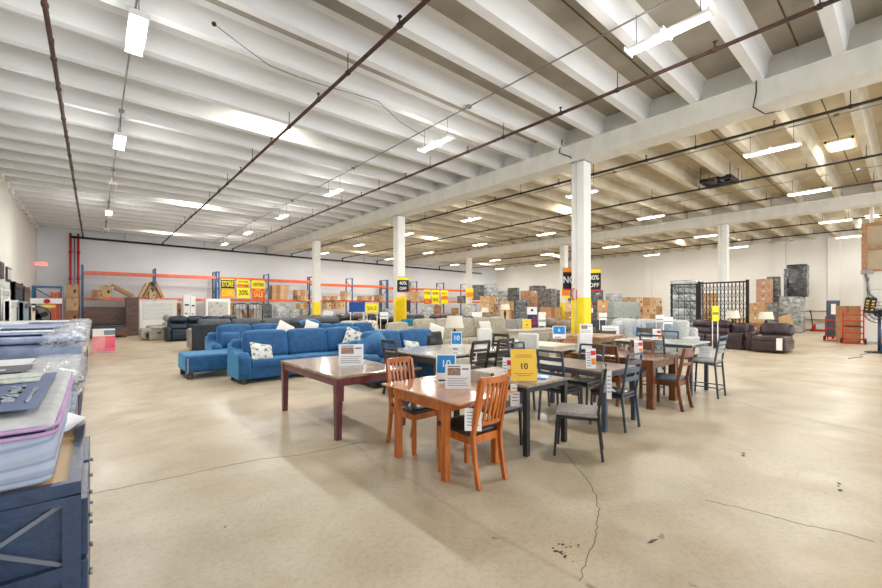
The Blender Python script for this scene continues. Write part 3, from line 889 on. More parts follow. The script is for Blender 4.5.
def hang_tag(label, loc, rz=0, w=0.11, h=0.2):
    t = thing('price_tag', label, 'tag', loc, rz)
    b = NB(); box(b, -w / 2, w / 2, -0.002, 0.002, -h, 0); obj('card', b, white_p, t)
    b = NB()
    for k in range(5): box(b, -w * .36, w * (.34 - .1 * (k % 2)), -.004, -.002, -h * (.2 + .14 * k), -h * (.17 + .14 * k))
    obj('small_print', b, grey_ink, t)
    b = NB(); tube(b, [(-0.02, 0, 0), (0, 0.0, 0.06), (0.02, 0, 0)], 0.002, 4); obj('string', b, white_p, t)
    return t

def carton(label, loc, s, rz=0, m=None, group=None, mark=True):
    t = thing('cardboard_box', label, 'box', loc, rz, group)
    m = m or card
    b = NB(); rbox(b, (0, 0, s[2] / 2), s, 0.012); obj('carton', b, m, t)
    b = NB(); box(b, -s[0] / 2 - 0.002, s[0] / 2 + 0.002, -0.04, 0.04, s[2] * 0.8, s[2] + 0.002); box(b, -0.04, 0.04, -s[1] / 2 - 0.002, s[1] / 2 + 0.002, s[2] - 0.1, s[2] + 0.0015)
    obj('tape', b, tape, t)
    if mark:
        b = NB(); box(b, s[0] * .1, s[0] * .3, -s[1] / 2 - 0.003, -s[1] / 2, s[2] * .35, s[2] * .6)
        obj('print', b, ink if random.random() < .4 else card3, t)
        b = NB(); box(b, -s[0] / 2 - 0.003, -s[0] / 2, -0.06, 0.04, s[2] * .42, s[2] * .42 + 0.06); obj('shipping_label', b, white_p, t)
    return t

def lamp(label, loc, H=0.7, sr=0.2, base='black'):
    t = thing('table_lamp', label, 'lamp', loc)
    b = NB(); lathe(b, [(0.09, 0), (0.09, 0.02), (0.03, 0.04), (0.035, 0.1), (0.07, H * .3), (0.075, H * .4), (0.03, H * .55), (0.012, H * .6), (0.012, H * .66)], n=14); obj('base', b, black_pl, t)
    b = NB(); lathe(b, [(sr, H * .62), (sr * .78, H)], n=20, cap=False)
    lathe(b, [(sr * .985, H * .62), (sr * .765, H)], n=20, cap=False); obj('lamp_shade', b, shade_m, t)
    b = NB(); lathe(b, [(0.008, H * .6), (0.008, H + 0.01), (0.014, H + 0.02), (0.004, H + 0.035)], n=8); obj('finial', b, black_pl, t)
    return t
# ================================================================== NEAR DINING SETS
# orange drop-leaf table
T1 = table('orange cherry wood drop leaf table with glossy top, nearest the camera', None, 2.38, 3.18, 2.54, 3.78, 0.755, top_wood, orange_wood, 0.062, 0.03, 0.1, 0.022, 1.0, leaf=0.18)
A = slat_chair('orange slat back chair nearest the camera, in front of the orange table', w=0.39)
A.location = (2.71, 2.76, 0); A.rotation_euler.z = PI
dup(A, (2.78, 3.68, 0), 0, 'orange wooden slat back chair on the far left side of the orange table')
price_stand('white sheet with a brown furniture photo, standing at the front of the orange table', (2.8, 3.0, 0.757), -42, 0.26, 0.25, 'photo')
price_stand('bright blue sign with white figures on the orange table, behind the photo sheet', (2.9, 3.3, 0.757), -44, 0.22, 0.32, 'blue10', '10')
hang_tag('white price tag hanging from the edge of the orange table, above the chair seat', (2.53, 2.515, 0.70), -46, 0.15, 0.2)

# purple mahogany table
table('large mahogany table with brown marble top and square legs, in front of the blue sofa', None, 2.16, 3.2, 4.42, 6.3, 0.765, marble_br, purple_wood, 0.085, 0.01, 0.09, 0.035, 0.78)
price_stand('white price sheet standing alone on the large marble topped mahogany table', (2.72, 5.1, 0.767), -30, 0.34, 0.3, 'photo')

# grey plank table with gunmetal legs
table('gunmetal legged table with grey plank top, carrying a yellow sign', None, 3.47, 4.24, 2.65, 3.8, 0.755, plank_top, gun_metal, 0.055, 0.0, 0.05, 0.03)
c = metal_chair('gunmetal chair with speckled grey seat pulled out and turned, in front of the plank table', None, gun_metal, uphol_pr, H=0.98, pad=uphol_pr)
c.location = (4.02, 2.38, 0); c.rotation_euler.z = math.radians(208)
c1 = metal_chair('gunmetal chair with oatmeal padded back, on the left side of the plank table', None, gun_metal, uphol_pr, H=0.9, pad=uphol_lt)
c1.location = (3.5, 3.12, 0); c1.rotation_euler.z = math.radians(90)
dup(c1, (3.84, 3.83, 0), 0, 'gunmetal chair with oatmeal padded back, at the far end of the plank table')
price_stand('yellow sign reading 10 on the grey plank table', (3.66, 2.83, 0.757), -42, 0.29, 0.36, 'yellow', '10')
price_stand('white card with red and yellow flashes on the plank table, left of the yellow sign', (3.54, 2.98, 0.757), -50, 0.1, 0.26, 'tag')
hang_tag('long white price tag hanging off the left edge of the plank table', (3.46, 2.8, 0.755), -50, 0.1, 0.24)
b = NB(); rbox(b, (0, 0, 0.006), (0.26, 0.36, 0.012), 0.003)
o = obj('cover', b, white_p); mg = thing('leaflet', 'blue and white leaflet lying flat on the grey plank table', 'leaflet', (3.98, 2.95, 0.756), 20); o.parent = mg
b = NB(); box(b, -0.132, -0.08, -0.182, 0.182, 0.0, 0.0135); box(b, 0.09, 0.132, -0.182, 0.182, 0.0, 0.0135); obj('blue_band', b, blue_sign, mg)
b = NB(); box(b, -0.02, 0.0, -0.1, 0.12, 0.012, 0.016); obj('pen', b, ink, mg)

# blue-grey metal set
table('blue grey metal table with brown plank top, between four ladder back chairs', None, 4.9, 5.78, 2.52, 3.9, 0.765, plank_brn, blue_metal, 0.055, 0.0, 0.05, 0.03)
E_ = metal_chair('blue grey ladder back chair at the near end of the brown plank table', 'blue grey metal ladder back chairs', blue_metal, seat_black, H=1.0)
E_.location = (5.28, 2.6, 0); E_.rotation_euler.z = PI
dup(E_, (4.99, 3.22, 0), 90, 'blue grey ladder back chair seen just right of the yellow 10 sign, facing right')
dup(E_, (5.66, 3.28, 0), -90, 'blue grey ladder back chair on the right side of the brown plank table')
dup(E_, (5.32, 4.0, 0), 0, 'blue grey ladder back chair at the far end of the brown plank table')
price_stand('leaning white card with red and yellow flashes on the brown plank table', (5.02, 2.78, 0.767), -52, 0.13, 0.27, 'tag')
hang_tag('narrow price tag hanging from the back of the pulled out gunmetal chair', (4.2, 2.12, 0.9), -62, 0.05, 0.3)

# brown wooden set
table('chunky brown wooden table, right of the blue grey metal set', None, 6.5, 7.52, 2.58, 4.0, 0.765, brown_top, brown_wood, 0.1, 0.01, 0.1, 0.035)
Hc = wood_chair('brown wooden panel back chair with grey seat, at the near end of the brown table', 'brown wooden panel back chairs', brown_wood, mat('slate_seat_vinyl', (84, 96, 110), 0.35))
Hc.location = (6.95, 2.56, 0); Hc.rotation_euler.z = PI
I_ = wood_chair('brown wooden chair with black seat, on the left side of the brown table', 'brown wooden panel back chairs', brown_wood, seat_black)
I_.location = (6.62, 3.25, 0); I_.rotation_euler.z = PI / 2
dup(I_, (7.38, 3.25, 0), -90, 'brown wooden chair with black seat, on the right side of the brown table')
price_stand('leaning white card with an orange corner on the brown wooden table', (6.86, 2.95, 0.767), -55, 0.13, 0.26, 'tag')
price_stand('small bright blue sign with white figures, standing behind the brown chairs', (7.15, 4.65, 0.94), -48, 0.26, 0.26, 'blue10', '6')

# counter height set
table('counter height table with white marble top, rightmost of the dining sets', None, 7.95, 8.9, 2.5, 3.9, 0.93, marble_wh, blue_metal, 0.06, 0.02, 0.05, 0.03)
K = metal_chair('tall blue grey counter chair with grey slatted back, rightmost chair of all', 'tall counter chairs', blue_metal, mat('grey_seat_pad', (168, 166, 158), 0.6), sh=0.63, H=1.08, stretch=True, rm=mat('pale_slat', (150, 158, 160), 0.5), w=0.44)
K.location = (8.35, 2.42, 0); K.rotation_euler.z = PI
dup(K, (8.0, 3.1, 0), 90, 'tall counter chair with dark frame at the left side of the white marble counter table')
dup(K, (8.9, 3.35, 0), -90, 'tall counter chair on the far right side of the white marble counter table')
price_stand('leaning card with yellow flash on the white marble counter table', (8.0, 3.1, 0.932), -55, 0.14, 0.24, 'tag')
hang_tag('pair of white price tags hanging under the white marble counter table', (8.52, 2.47, 0.86), -60, 0.2, 0.26)

# grey marble dining set behind
table('long dining table with grey marble top and espresso legs, behind the orange table', None, 4.25, 6.2, 5.05, 6.6, 0.77, marble_gr, dark_wood, 0.11, 0.02, 0.1, 0.035, 0.8)
N_ = slat_chair('espresso ladder back chair at the left end of the grey marble table', 'espresso ladder back chairs', dark_wood, uphol_lt, rails=4, w=0.45, d=0.44, H=1.0)
N_.location = (4.3, 6.05, 0); N_.rotation_euler.z = PI / 2
dup(N_, (5.12, 5.22, 0), 180, 'espresso ladder back chair beside the lamp, at the near side of the grey marble table')
dup(N_, (5.78, 5.22, 0), 180, 'espresso ladder back chair, right hand one on the near side of the grey marble table')
dup(N_, (6.3, 5.75, 0), -90, 'espresso ladder back chair at the right end of the grey marble table')
price_stand('tall blue and white sign with white figures, on the grey marble table', (5.05, 5.45, 0.772), -44, 0.2, 0.36, 'blue10', '10')
hang_tag('white tags hanging on the ladder back chair beside the blue and white sign', (4.96, 4.93, 0.86), -40, 0.13, 0.22)
lamp('table lamp with cream shade and twisted black base, standing behind the grey marble table', (6.75, 7.35, 0.58), 0.78, 0.23)
t = table('small black end table under the cream shaded lamp', None, 6.5, 7.0, 7.1, 7.6, 0.58, black_pl, black_pl, 0.05, name='end_table')

# cream set
table('cream table with thick top between the espresso and honey wood tables', None, 7.0, 7.95, 4.7, 6.3, 0.78, cream_m, cream_m, 0.09)
for x, y, rz, lab in ((6.75, 4.95, 90, 'white upholstered chair back with a round yellow tag, beside the espresso chairs'),
                      (7.35, 4.42, 180, 'white upholstered dining chair left of the honey wood table'),
                      (7.15, 6.5, 0, 'white upholstered dining chair on the far side of the cream table')):
    t = thing('upholstered_chair', lab, 'chair', (x, y, 0), rz, 'white upholstered dining chairs')
    b = NB(); rbox(b, (0, -0.02, 0.42), (0.48, 0.5, 0.14), 0.03, 2, 2, 0.05); obj('seat', b, cream_wh, t)
    b = NB(); rbox(b, (0, 0.22, 0.76), (0.47, 0.07, 0.6), 0.025, 2, 2, 0.03); obj('backrest', b, cream_wh, t)
    b = NB(); box(b, -0.23, 0.23, 0.255, 0.258, 0.76, 0.765); obj('seam', b, grey_ink, t)
    for sx in (-1, 1):
        for sy in (-1, 1):
            b = NB(); rbox(b, (sx * 0.2, sy * 0.2, 0.175), (0.045, 0.045, 0.35), 0.006); obj('leg', b, cream_m, t)
t = thing('sideboard', 'long pale taupe sideboard with a yellow tag, behind the cream table', 'sideboard', (9.0, 6.6, 0), 0)
b = NB(); rbox(b, (0, 0, 0.52), (1.7, 0.5, 0.84), 0.012); obj('body', b, cream_m, t)
b = NB(); rbox(b, (0, 0, 0.96), (1.8, 0.56, 0.05), 0.012); obj('top', b, uphol_lt, t)
for k in range(3):
    b = NB(); rbox(b, (-0.56 + 0.56 * k, -0.256, 0.55), (0.53, 0.02, 0.66), 0.006); o = obj('door', b, uphol_lt, t)
    b = NB(); rbox(b, (-0.36 + 0.56 * k, -0.275, 0.62), (0.015, 0.02, 0.16), 0.005); obj('handle', b, black_m, o)
price_stand('yellow sign standing on the taupe sideboard', (8.45, 6.45, 0.987), -48, 0.22, 0.28, 'yellow', '30')

# honey wood counter table
table('honey wood counter table under the widest column', None, 8.2, 9.4, 4.35, 5.45, 0.93, light_wood, light_wood, 0.09, 0.03, 0.09)
Q = wood_chair('honey wood stool back with black seat, left side of the honey wood table', 'honey wood chairs', light_wood, seat_black, sh=0.6, H=0.92)
Q.location = (8.28, 4.9, 0); Q.rotation_euler.z = PI / 2
dup(Q, (8.75, 4.42, 0), 180, 'honey wood chair with black seat at the near side of the honey wood table')
dup(Q, (9.4, 4.95, 0), -90, 'honey wood chair with black seat at the right side of the honey wood table')
price_stand('white photo sheet standing on the honey wood table below the yellow column', (8.55, 4.85, 0.932), -50, 0.28, 0.26, 'photo')
# greywash set
table('greywash wooden table behind the honey wood table', None, 9.9, 11.3, 4.4, 5.4, 0.77, grey_wood, grey_wood, 0.09)
R_ = wood_chair('greywash dining chair on the left side of the greywash table', 'greywash dining chairs', grey_wood, uphol_pr, H=1.0)
R_.location = (9.95, 4.9, 0); R_.rotation_euler.z = PI / 2
dup(R_, (10.6, 4.35, 0), 180, 'greywash dining chair at the near side of the greywash table')
dup(R_, (11.3, 4.85, 0), -90, 'greywash dining chair on the right side of the greywash table')
dup(R_, (10.6, 5.55, 0), 0, 'greywash dining chair on the far side of the greywash table')
price_stand('white sheet leaning on the greywash table beside the widest column', (10.2, 5.1, 0.772), -50, 0.42, 0.32, 'white')

# ================================================================== BLUE VELVET SOFAS
sofa('long blue velvet sofa with rolled arms and tufted cushions, facing the mahogany table', 3.35, 1.0, 3, loc=(3.88, 9.3, 0), H=1.0)
pillow('grey and white patterned pillow on the left end of the long blue sofa', pattern_m, (2.72, 9.05, 0.62), (0.5, 0.46, 0.14), 50, 8, 12)
pillow('grey and white patterned pillow standing on one corner, right end of the long blue sofa', pattern_m, (4.95, 9.15, 0.78), (0.5, 0.5, 0.16), 66, -14, 24)
pillow('plain blue velvet bolster pillow lying on the right seat of the long blue sofa', blue_velvet, (4.75, 8.95, 0.6), (0.62, 0.4, 0.16), 20, -20, 0)
sofa('blue velvet loveseat with loose back cushions, behind the orange slat chair', 2.35, 1.1, 2, loc=(5.22, 7.3, 0), H=1.0, tuft=False)
pillow('plain blue velvet pillow tipped over the left arm of the blue loveseat', blue_velvet, (4.4, 7.35, 0.83), (0.62, 0.55, 0.18), 30, -25, -22)
pillow('pale patterned pillow on the seat of the blue loveseat', pattern_m, (5.25, 7.05, 0.66), (0.46, 0.42, 0.15), 60, 5, 10)
pillow('black pillow at the right arm of the blue loveseat', black_pl, (6.1, 7.4, 0.8), (0.5, 0.45, 0.16), 60, -20, 0)
t = thing('ottoman', 'blue velvet ottoman with silver strip, at the left end of the blue sofas', 'ottoman', (2.02, 10.72, 0))
b = NB(); rbox(b, (0, 0, 0.33), (1.06, 1.08, 0.38), 0.06, 3, 5, 0.05); obj('cushion', b, blue_velvet, t)
b = NB(); rbox(b, (-0.49, -0.545, 0.3), (0.03, 0.012, 0.32), 0.004); obj('trim_strip', b, galv, t)
for sx in (-1, 1):
    for sy in (-1, 1):
        b = NB(); rbox(b, (sx * 0.44, sy * 0.45, 0.07), (0.1, 0.1, 0.14), 0.012); obj('foot', b, dark_wood, t)
sofa('blue velvet loveseat behind the ottoman, left of the long blue sofa', 2.2, 0.95, 2, loc=(3.35, 11.95, 0), H=1.03, tuft=False)
pillow('small plain blue pillow beside the arm of the back left blue loveseat', blue_velvet, (2.75, 11.75, 0.72), (0.5, 0.42, 0.16), 70, 0)
pillow('white pillow peeking over the left of the long blue sofa', white_fab, (4.1, 11.6, 0.9), (0.5, 0.5, 0.15), 70, 0, 30)
sofa('blue velvet sofa at the back right of the blue group, draped corner cushions', 2.7, 0.95, 3, loc=(6.3, 12.2, 0), H=0.97, tuft=False)
pillow('rolled blue pillow on top of the back right blue sofa', blue_velvet, (5.2, 12.45, 1.07), (0.7, 0.36, 0.2), 15, 0, 0)
pillow('white pillow between the two back blue sofas', white_fab, (5.05, 12.0, 0.92), (0.46, 0.46, 0.15), 72, 0, 20)

# ================================================================== MATTRESS ROW ON THE LEFT
t = thing('dresser', 'black blue dresser with cross braced end panel and plywood top, bottom left corner', 'dresser', (-1.15, 2.72, 0))
hx, hy, ZT = 1.11, 0.55, 0.9
b = NB(); box(b, -hx + 0.02, hx - 0.02, -hy + 0.02, hy - 0.02, 0.06, ZT - 0.03); obj('carcass', b, dress_blk, t)
b = NB()
for s in (-1, 1):
    box(b, -hx, hx, s * (hy - 0.02) - 0.02, s * (hy - 0.02) + 0.02, ZT - 0.05, ZT)
    box(b, s * (hx - 0.02) - 0.02, s * (hx - 0.02) + 0.02, -hy + 0.04, hy - 0.04, ZT - 0.05, ZT - 0.001)
obj('rim', b, dress_blk, t)
b = NB(); box(b, -hx + 0.04, hx - 0.04, -hy + 0.04, hy - 0.04, ZT - 0.04, ZT - 0.012); box(b, -hx + 0.04, hx - 0.04, 0.2, 0.24, ZT - 0.02, ZT - 0.004); obj('top_panel', b, raw_wood, t, 'bare plywood top')
b = NB()
for k in range(6):
    xx = hx - 0.055 - 0.455 * k
    box(b, xx, xx + 0.055, -hy - 0.015, -hy + 0.02, 0.0, ZT - 0.05)
for z0_, z1_ in ((0.0, 0.1), (0.52, 0.58), (0.82, ZT - 0.05)): box(b, -hx, hx, -hy - 0.013, -hy + 0.02, z0_, z1_)
obj('panel_frame', b, dress_blk, t)
for k in range(5):
    xb_ = hx - 0.055 - 0.455 * k; xa_ = xb_ - 0.4
    b = NB(); bar(b, (xa_, -hy + 0.012, 0.58), (xb_, -hy + 0.012, 0.82), 0.012, 0.016); bar(b, (xa_, -hy + 0.01, 0.82), (xb_, -hy + 0.01, 0.58), 0.012, 0.016)
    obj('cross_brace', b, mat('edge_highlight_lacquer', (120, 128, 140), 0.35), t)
for i in range(2):
    for j in range(3):
        b = NB(); rbox(b, (hx + 0.005, -0.27 + 0.54 * i, 0.2 + 0.25 * j), (0.03, 0.5, 0.23), 0.004); o = obj('drawer', b, dress_blk, t)
        for q in (-0.14, 0.14):
            b = NB(); tube(b, [(hx + 0.02, -0.27 + 0.54 * i + q, 0.2 + 0.25 * j), (hx + 0.034, -0.27 + 0.54 * i + q, 0.2 + 0.25 * j)], [0.007, 0.011], 8); obj('knob', b, galv, o)
def paper_fn(u, v):
    return Vector((0.16 * (u - .5) * 2, 0.2 * (v - .5) * 2, 0.02 + 0.035 * math.sin(u * 7 + v * 3) * math.cos(v * 6) + 0.035 * (1 - v)))
b = NB(); sheet(b, paper_fn, 10, 10)
o = obj('tissue_paper', b, white_p); o.location = (-0.2, 3.08, ZT + 0.015); tag(o, 'crumpled white tissue paper on the end of the black dresser', 'paper')

def mattress(label, y0, y1, z0, h, top, side, x0=-2.2, x1=-0.12, border=None, piping=None, bag=None, quilt=True):
    t = thing('mattress', label, 'mattress', ((x0 + x1) / 2, (y0 + y1) / 2, z0))
    sx, sy = x1 - x0, y1 - y0
    b = NB(); rbox(b, (0, 0, h * .38), (sx, sy, h * .76), 0.05, 3, 4, 0.0, smooth=True); obj('core', b, side, t)
    if border:
        b = NB(); rbox(b, (0, 0, h * .8), (sx - 0.05, sy - 0.05, h * .2), 0.03, 2, 2); obj('border', b, border, t)
    b = NB(); rbox(b, (0, 0, h * .9), (sx - 0.0, sy - 0.0, h * .2), 0.03, 3, 10, 0.12, smooth=True); obj('pillow_top', b, top, t)
    if piping:
        for z in (h * .76, h * .86):
            b = NB(); r = 0.06; pts = []
            for cx, cy, a0 in ((sx / 2 - r, sy / 2 - r, 0), (-sx / 2 + r, sy / 2 - r, 90), (-sx / 2 + r, -sy / 2 + r, 180), (sx / 2 - r, -sy / 2 + r, 270)):
                for k in range(5):
                    a = math.radians(a0 + k * 22.5); pts.append((cx + (r + 0.006) * math.cos(a), cy + (r + 0.006) * math.sin(a), z))
            pts.append(pts[0]); tube(b, pts, 0.009, 6, cap=False); obj('piping', b, piping, t)
    if bag:
        for sxx in (1,):
            b = NB(); rbox(b, (sx / 2 - 0.16, 0, h * .82), (0.42, sy + 0.02, h * .5), 0.1, 3, 12, 0.1, smooth=True, wob=0.016); obj('plastic_wrap', b, bag, t)
    return t
m1 = mattress('thick euro top mattress with lilac piping and big navy label, nearest the camera', 2.2, 3.78, 0.895, 0.27, matt_top, matt_grey, border=matt_navy, piping=lilac)
b = NB(); sheet(b, lambda u, v: Vector((0.985 - 1.6 * u, -0.7 + 1.2 * v, 0.294 + 0.004 * math.sin(9 * u + 4 * v))), 16, 12)
obj('label_panel', b, label_navy, m1, 'navy label panel with silver print')
for y in (0.27, 0.1):
    b = NB(); box(b, -0.2, 0.93, y, y + 0.12, 0.296, 0.3035); obj('label_strip', b, mat('pale_green_print', (206, 216, 200), .5, kind='voronoi', scale=30, rgb2=(150, 160, 170)), m1)
b = NB()
for x, n_, hgt, y0_, y1_ in ((0.95, 8, 0.016, -0.55, -0.15), (0.9, 6, 0.05, -0.5, -0.05), (0.8, 7, 0.06, -0.55, -0.1), (0.68, 8, 0.05, -0.5, 0.0)):
    st = (y1_ - y0_) / n_
    for q in range(n_):
        y = y0_ + q * st
        box(b, x - hgt, x, y, y + st * .25, 0.297, 0.3035)
        box(b, x - hgt, x - hgt * .75, y, y + st * .75, 0.297, 0.3035)
        if q % 2: box(b, x - hgt * .25, x, y, y + st * .75, 0.297, 0.3035)
        if q % 3 == 0: box(b, x - hgt, x, y + st * .5, y + st * .75, 0.297, 0.3035)
obj('lettering', b, silver_txt, m1)
def crump(m_, loc, s, seed):
    random.seed(seed); b = NB(); rbox(b, (0, 0, 0), s, min(s) * .45, 3, 12, 0.1, smooth=True, wob=min(s) * 0.06)
    o = obj('bunched_plastic', b, crumple, m_); o.location = loc
def base_bed(label, y0, y1, h):
    t = thing('platform_bed', label, 'bed', (-1.16, (y0 + y1) / 2, 0))
    hy = (y1 - y0) / 2
    b = NB(); rbox(b, (0, 0, h / 2 + 0.05), (2.04, 2 * hy, h - 0.1), 0.02, 1); obj('foundation', b, matt_navy if random.random() < .5 else mat('mauve_base', (140, 118, 128), .7), t)
    for sx in (-1, 1):
        for sy in (-1, 1):
            b = NB(); rbox(b, (sx * .95, sy * (hy - .1), 0.05), (0.08, 0.08, 0.1), .01); obj('foot', b, dark_wood, t)
    return t
specs = [ # y0, y1, z0, h, top, side, label, seed
    (4.4, 6.15, 0.7, 0.34, matt_top, matt_grey, 'white topped mattress with a charcoal label, second from the camera', 'charcoal'),
    (6.5, 8.0, 0.88, 0.36, matt_blue, matt_blue, 'blue plastic covered mattress, third from the camera', 'navy'),
    (8.25, 9.75, 0.9, 0.34, matt_top, matt_blue, 'pale mattress under wrinkled plastic, fourth from the camera', 'navy'),
    (10.0, 11.5, 0.9, 0.34, matt_blue, matt_grey, 'blue grey quilted mattress, fifth from the camera', None),
    (11.75, 13.25, 0.88, 0.34, matt_top, matt_grey, 'cream topped mattress, sixth from the camera', 'navy'),
    (13.5, 15.0, 0.88, 0.34, matt_top, matt_navy, 'pale mattress with navy sides, farthest in the row', None),
    ]
for i, (y0, y1, z0, h, mt, ms, lab, lb) in enumerate(specs):
    random.seed(20 + i)
    base_bed('%s bed base under the %s mattress of the left row' % (('low', 'plain')[i % 2], ORD[i + 1]), y0, y1, z0)
    m = mattress(lab, y0, y1, z0 + 0.002, h, mt, ms, bag=bag_m)
    if lb:
        b = NB()
        xx = (-0.55, 0.75) if lb == 'charcoal' else (0.1, 0.85)
        sheet(b, lambda u, v: Vector((xx[0] + (xx[1] - xx[0]) * u, -0.55 + 0.55 * v, h + 0.022)), 6, 4)
        obj('label_panel', b, label_grey if lb == 'charcoal' else label_navy, m, '%s label panel' % lb)
        b = NB(); box(b, xx[0] + 0.2, xx[1] - 0.15, -0.42, -0.34, h + 0.024, h + 0.028); obj('lettering', b, silver_txt, m)
    if i < 4:
        crump(m, (1.0, -0.15, h * .6), (0.16, 0.7, 0.22), 40 + i)
t = thing('display_box', 'white and hot pink printed box standing in the aisle beyond the mattresses', 'box', (0.25, 18.3, 0))
b = NB(); rbox(b, (0, 0, 0.4), (0.6, 0.36, 0.8), 0.01); obj('carton', b, white_p, t)
b = NB(); box(b, -0.302, 0.302, -0.183, -0.175, 0.02, 0.56); obj('pink_panel', b, mat('coral_pink_print', (246, 120, 146), 0.5, rgb2=(250, 170, 170), scale=3), t)
b = NB(); box(b, 0.03, 0.3, -0.186, -0.18, 0.15, 0.56); obj('magenta_panel', b, pink_m, t)
b = NB(); box(b, 0.0, 0.3, -0.186, -0.18, 0.6, 0.76); obj('photo_print', b, bgrey_fab, t)
# items cut by the bottom left corner
t = thing('shoe_bin', 'blue rounded plastic bin lid corner at the very bottom left edge', 'bin', (-0.5, 1.62, 0))
b = NB(); rbox(b, (0, 0, 0.71), (0.5, 0.5, 0.1), 0.05, 3, 3); obj('lid', b, mat('periwinkle_plastic', (86, 112, 176), 0.35), t)
b = NB(); rbox(b, (0, 0, 0.35), (0.44, 0.44, 0.66), 0.03, 2, 1); obj('body', b, white_fab, t)
# ================================================================== BACK WALL RACK
def onY(px, Y):
    t = (px - CX) / FL
    return Y * (t * CF + SF) / (CF - t * SF)
def onX(px, X):
    t = (px - CX) / FL
    return X * (CF - t * SF) / (t * CF + SF)
RXS = [-0.5 + 3.25 * k for k in range(11)]
def rack(i0, i1, beam_m, zt, label):
    t = thing('pallet_rack', label, 'rack', (0, 29.85, 0))
    for i in range(i0, i1 + 1):
        x = RXS[i]
        if i == i0 and i0 > 0: x += 0.14
        b = NB()
        for y in (-0.52, 0.52): box(b, x - 0.04, x + 0.04, y - 0.04, y + 0.04, 0, 3.85)
        z = 0.2; s = 1
        box(b, x - 0.015, x + 0.015, -0.5, 0.5, 3.78, 3.83)
        while z < 3.6:
            bar(b, (x, -0.5 * s, z), (x, 0.5 * s, z + 0.7), 0.03, 0.03); z += 0.7; s = -s
        obj('upright_frame', b, blue_rack, t)
    for i in range(i0, i1):
        xa, xb = RXS[i] + (0.18 if i == i0 and i0 > 0 else 0.04), RXS[i + 1] - 0.04
        for z in (2.0, zt):
            for y in (-0.54, 0.54):
                b = NB(); rbox(b, ((xa + xb) / 2, y, z), (xb - xa, 0.05, 0.15), 0.01); obj('beam', b, beam_m if z > 2.1 or i0 else salmon_m, t)
        b = NB(); box(b, xa, xb, -0.51, 0.51, 2.055, 2.075); obj('deck', b, raw_wood, t)
    return t
rack(0, 2, salmon_m, 3.45, 'blue and faded orange pallet rack at the left end of the back wall')
rack(2, 4, orange_m, 3.42, 'blue and orange pallet rack carrying the three large yellow store signs')
rack(4, 6, orange_m, 3.25, 'blue and orange pallet rack behind the farthest column of the left row')
rack(6, 10, orange_m, 3.15, 'long blue and orange pallet rack toward the far corner, with smaller yellow signs')

def banner(loc, w, h, label, rows):
    t = thing('store_banner', label, 'sign', loc)
    b = NB(); box(b, -w / 2, w / 2, -0.008, 0.008, 0, h); obj('board', b, yel_bright, t)
    for z0, z1, m, s, tm in rows:
        if m:
            b = NB(); box(b, -w / 2, w / 2, -0.012, -0.008, z0 * h, z1 * h); obj('colour_band', b, m, t)
        if s: text('lettering', s, (z1 - z0) * h * 0.9, tm, t, (0, -0.016, (z0 + z1) / 2 * h), sx=min(1.0, w / (len(s) * (z1 - z0) * h * 0.62)))
    return t
xs = [(onY(221, 29.2), onY(234.5, 29.2)), (onY(237, 29.2), onY(249.5, 29.2)), (onY(252, 29.2), onY(264.5, 29.2))]
banner(((xs[0][0] + xs[0][1]) / 2, 29.2, 2.12), xs[0][1] - xs[0][0], 1.25, 'leftmost large yellow sign on the rack, black lettering over an orange lower half', [(0.0, 0.48, org_sign, 'CLOSING', yel_bright), (0.5, 0.95, ink, 'STORE', yel_bright)])
banner(((xs[1][0] + xs[1][1]) / 2, 29.2, 2.12), xs[1][1] - xs[1][0], 1.25, 'middle large yellow sign on the rack with a small black square', [(0.78, 0.97, None, 'ENTIRE', ink), (0.55, 0.76, org_sign, 'STORE', ink), (0.08, 0.5, None, '30%', ink)])
banner(((xs[2][0] + xs[2][1]) / 2, 29.2, 2.1), xs[2][1] - xs[2][0], 1.25, 'rightmost large yellow sign on the rack with red lower part', [(0.6, 0.92, None, 'EVERYTHING', ink), (0.42, 0.56, red_sign, 'MUST', yel_bright), (0.0, 0.4, red_sign, 'SALE', yel_bright)])
for k, (a, c, lab) in enumerate(((424, 430.5, 'left one of three small yellow signs on the far rack'), (432, 439, 'middle one of three small yellow signs on the far rack, mostly black lettering'), (441, 448, 'right one of three small yellow signs on the far rack'))):
    xa, xb = onY(a, 29.2), onY(c, 29.2)
    banner(((xa + xb) / 2, 29.2, 1.8), xb - xa, 1.3, lab, ([(0.0, 0.35, red_sign, 'SALE', yel_bright), (0.6, 0.9, None, 'STORE', ink)], [(0.1, 0.5, None, 'SALE', ink), (0.6, 0.9, None, 'ENTIRE', ink)], [(0.3, 0.6, org_sign, '50%', red_sign), (0.65, 0.9, None, 'SALE', ink)])[k])

def placed(px0, px1, ytop, ybot, d, dep):
    """world centre/size of an axis-aligned block seen between two image columns at distance d"""
    pc = (px0 + px1) / 2
    x, y = at(pc, d)
    phi = YAW + math.atan((pc - CX) / FL)
    W = (px1 - px0) / FL * d * math.cos(math.atan((pc - CX) / FL))
    sx = max(0.25, (W - dep * abs(math.sin(phi))) / max(0.25, math.cos(phi))) if math.cos(phi) > 0.35 else dep
    z1 = zat(ytop, d); z0 = 0.0 if ybot is None else max(0, zat(ybot, d))
    return (x, y, z0), (sx, dep, z1 - z0)

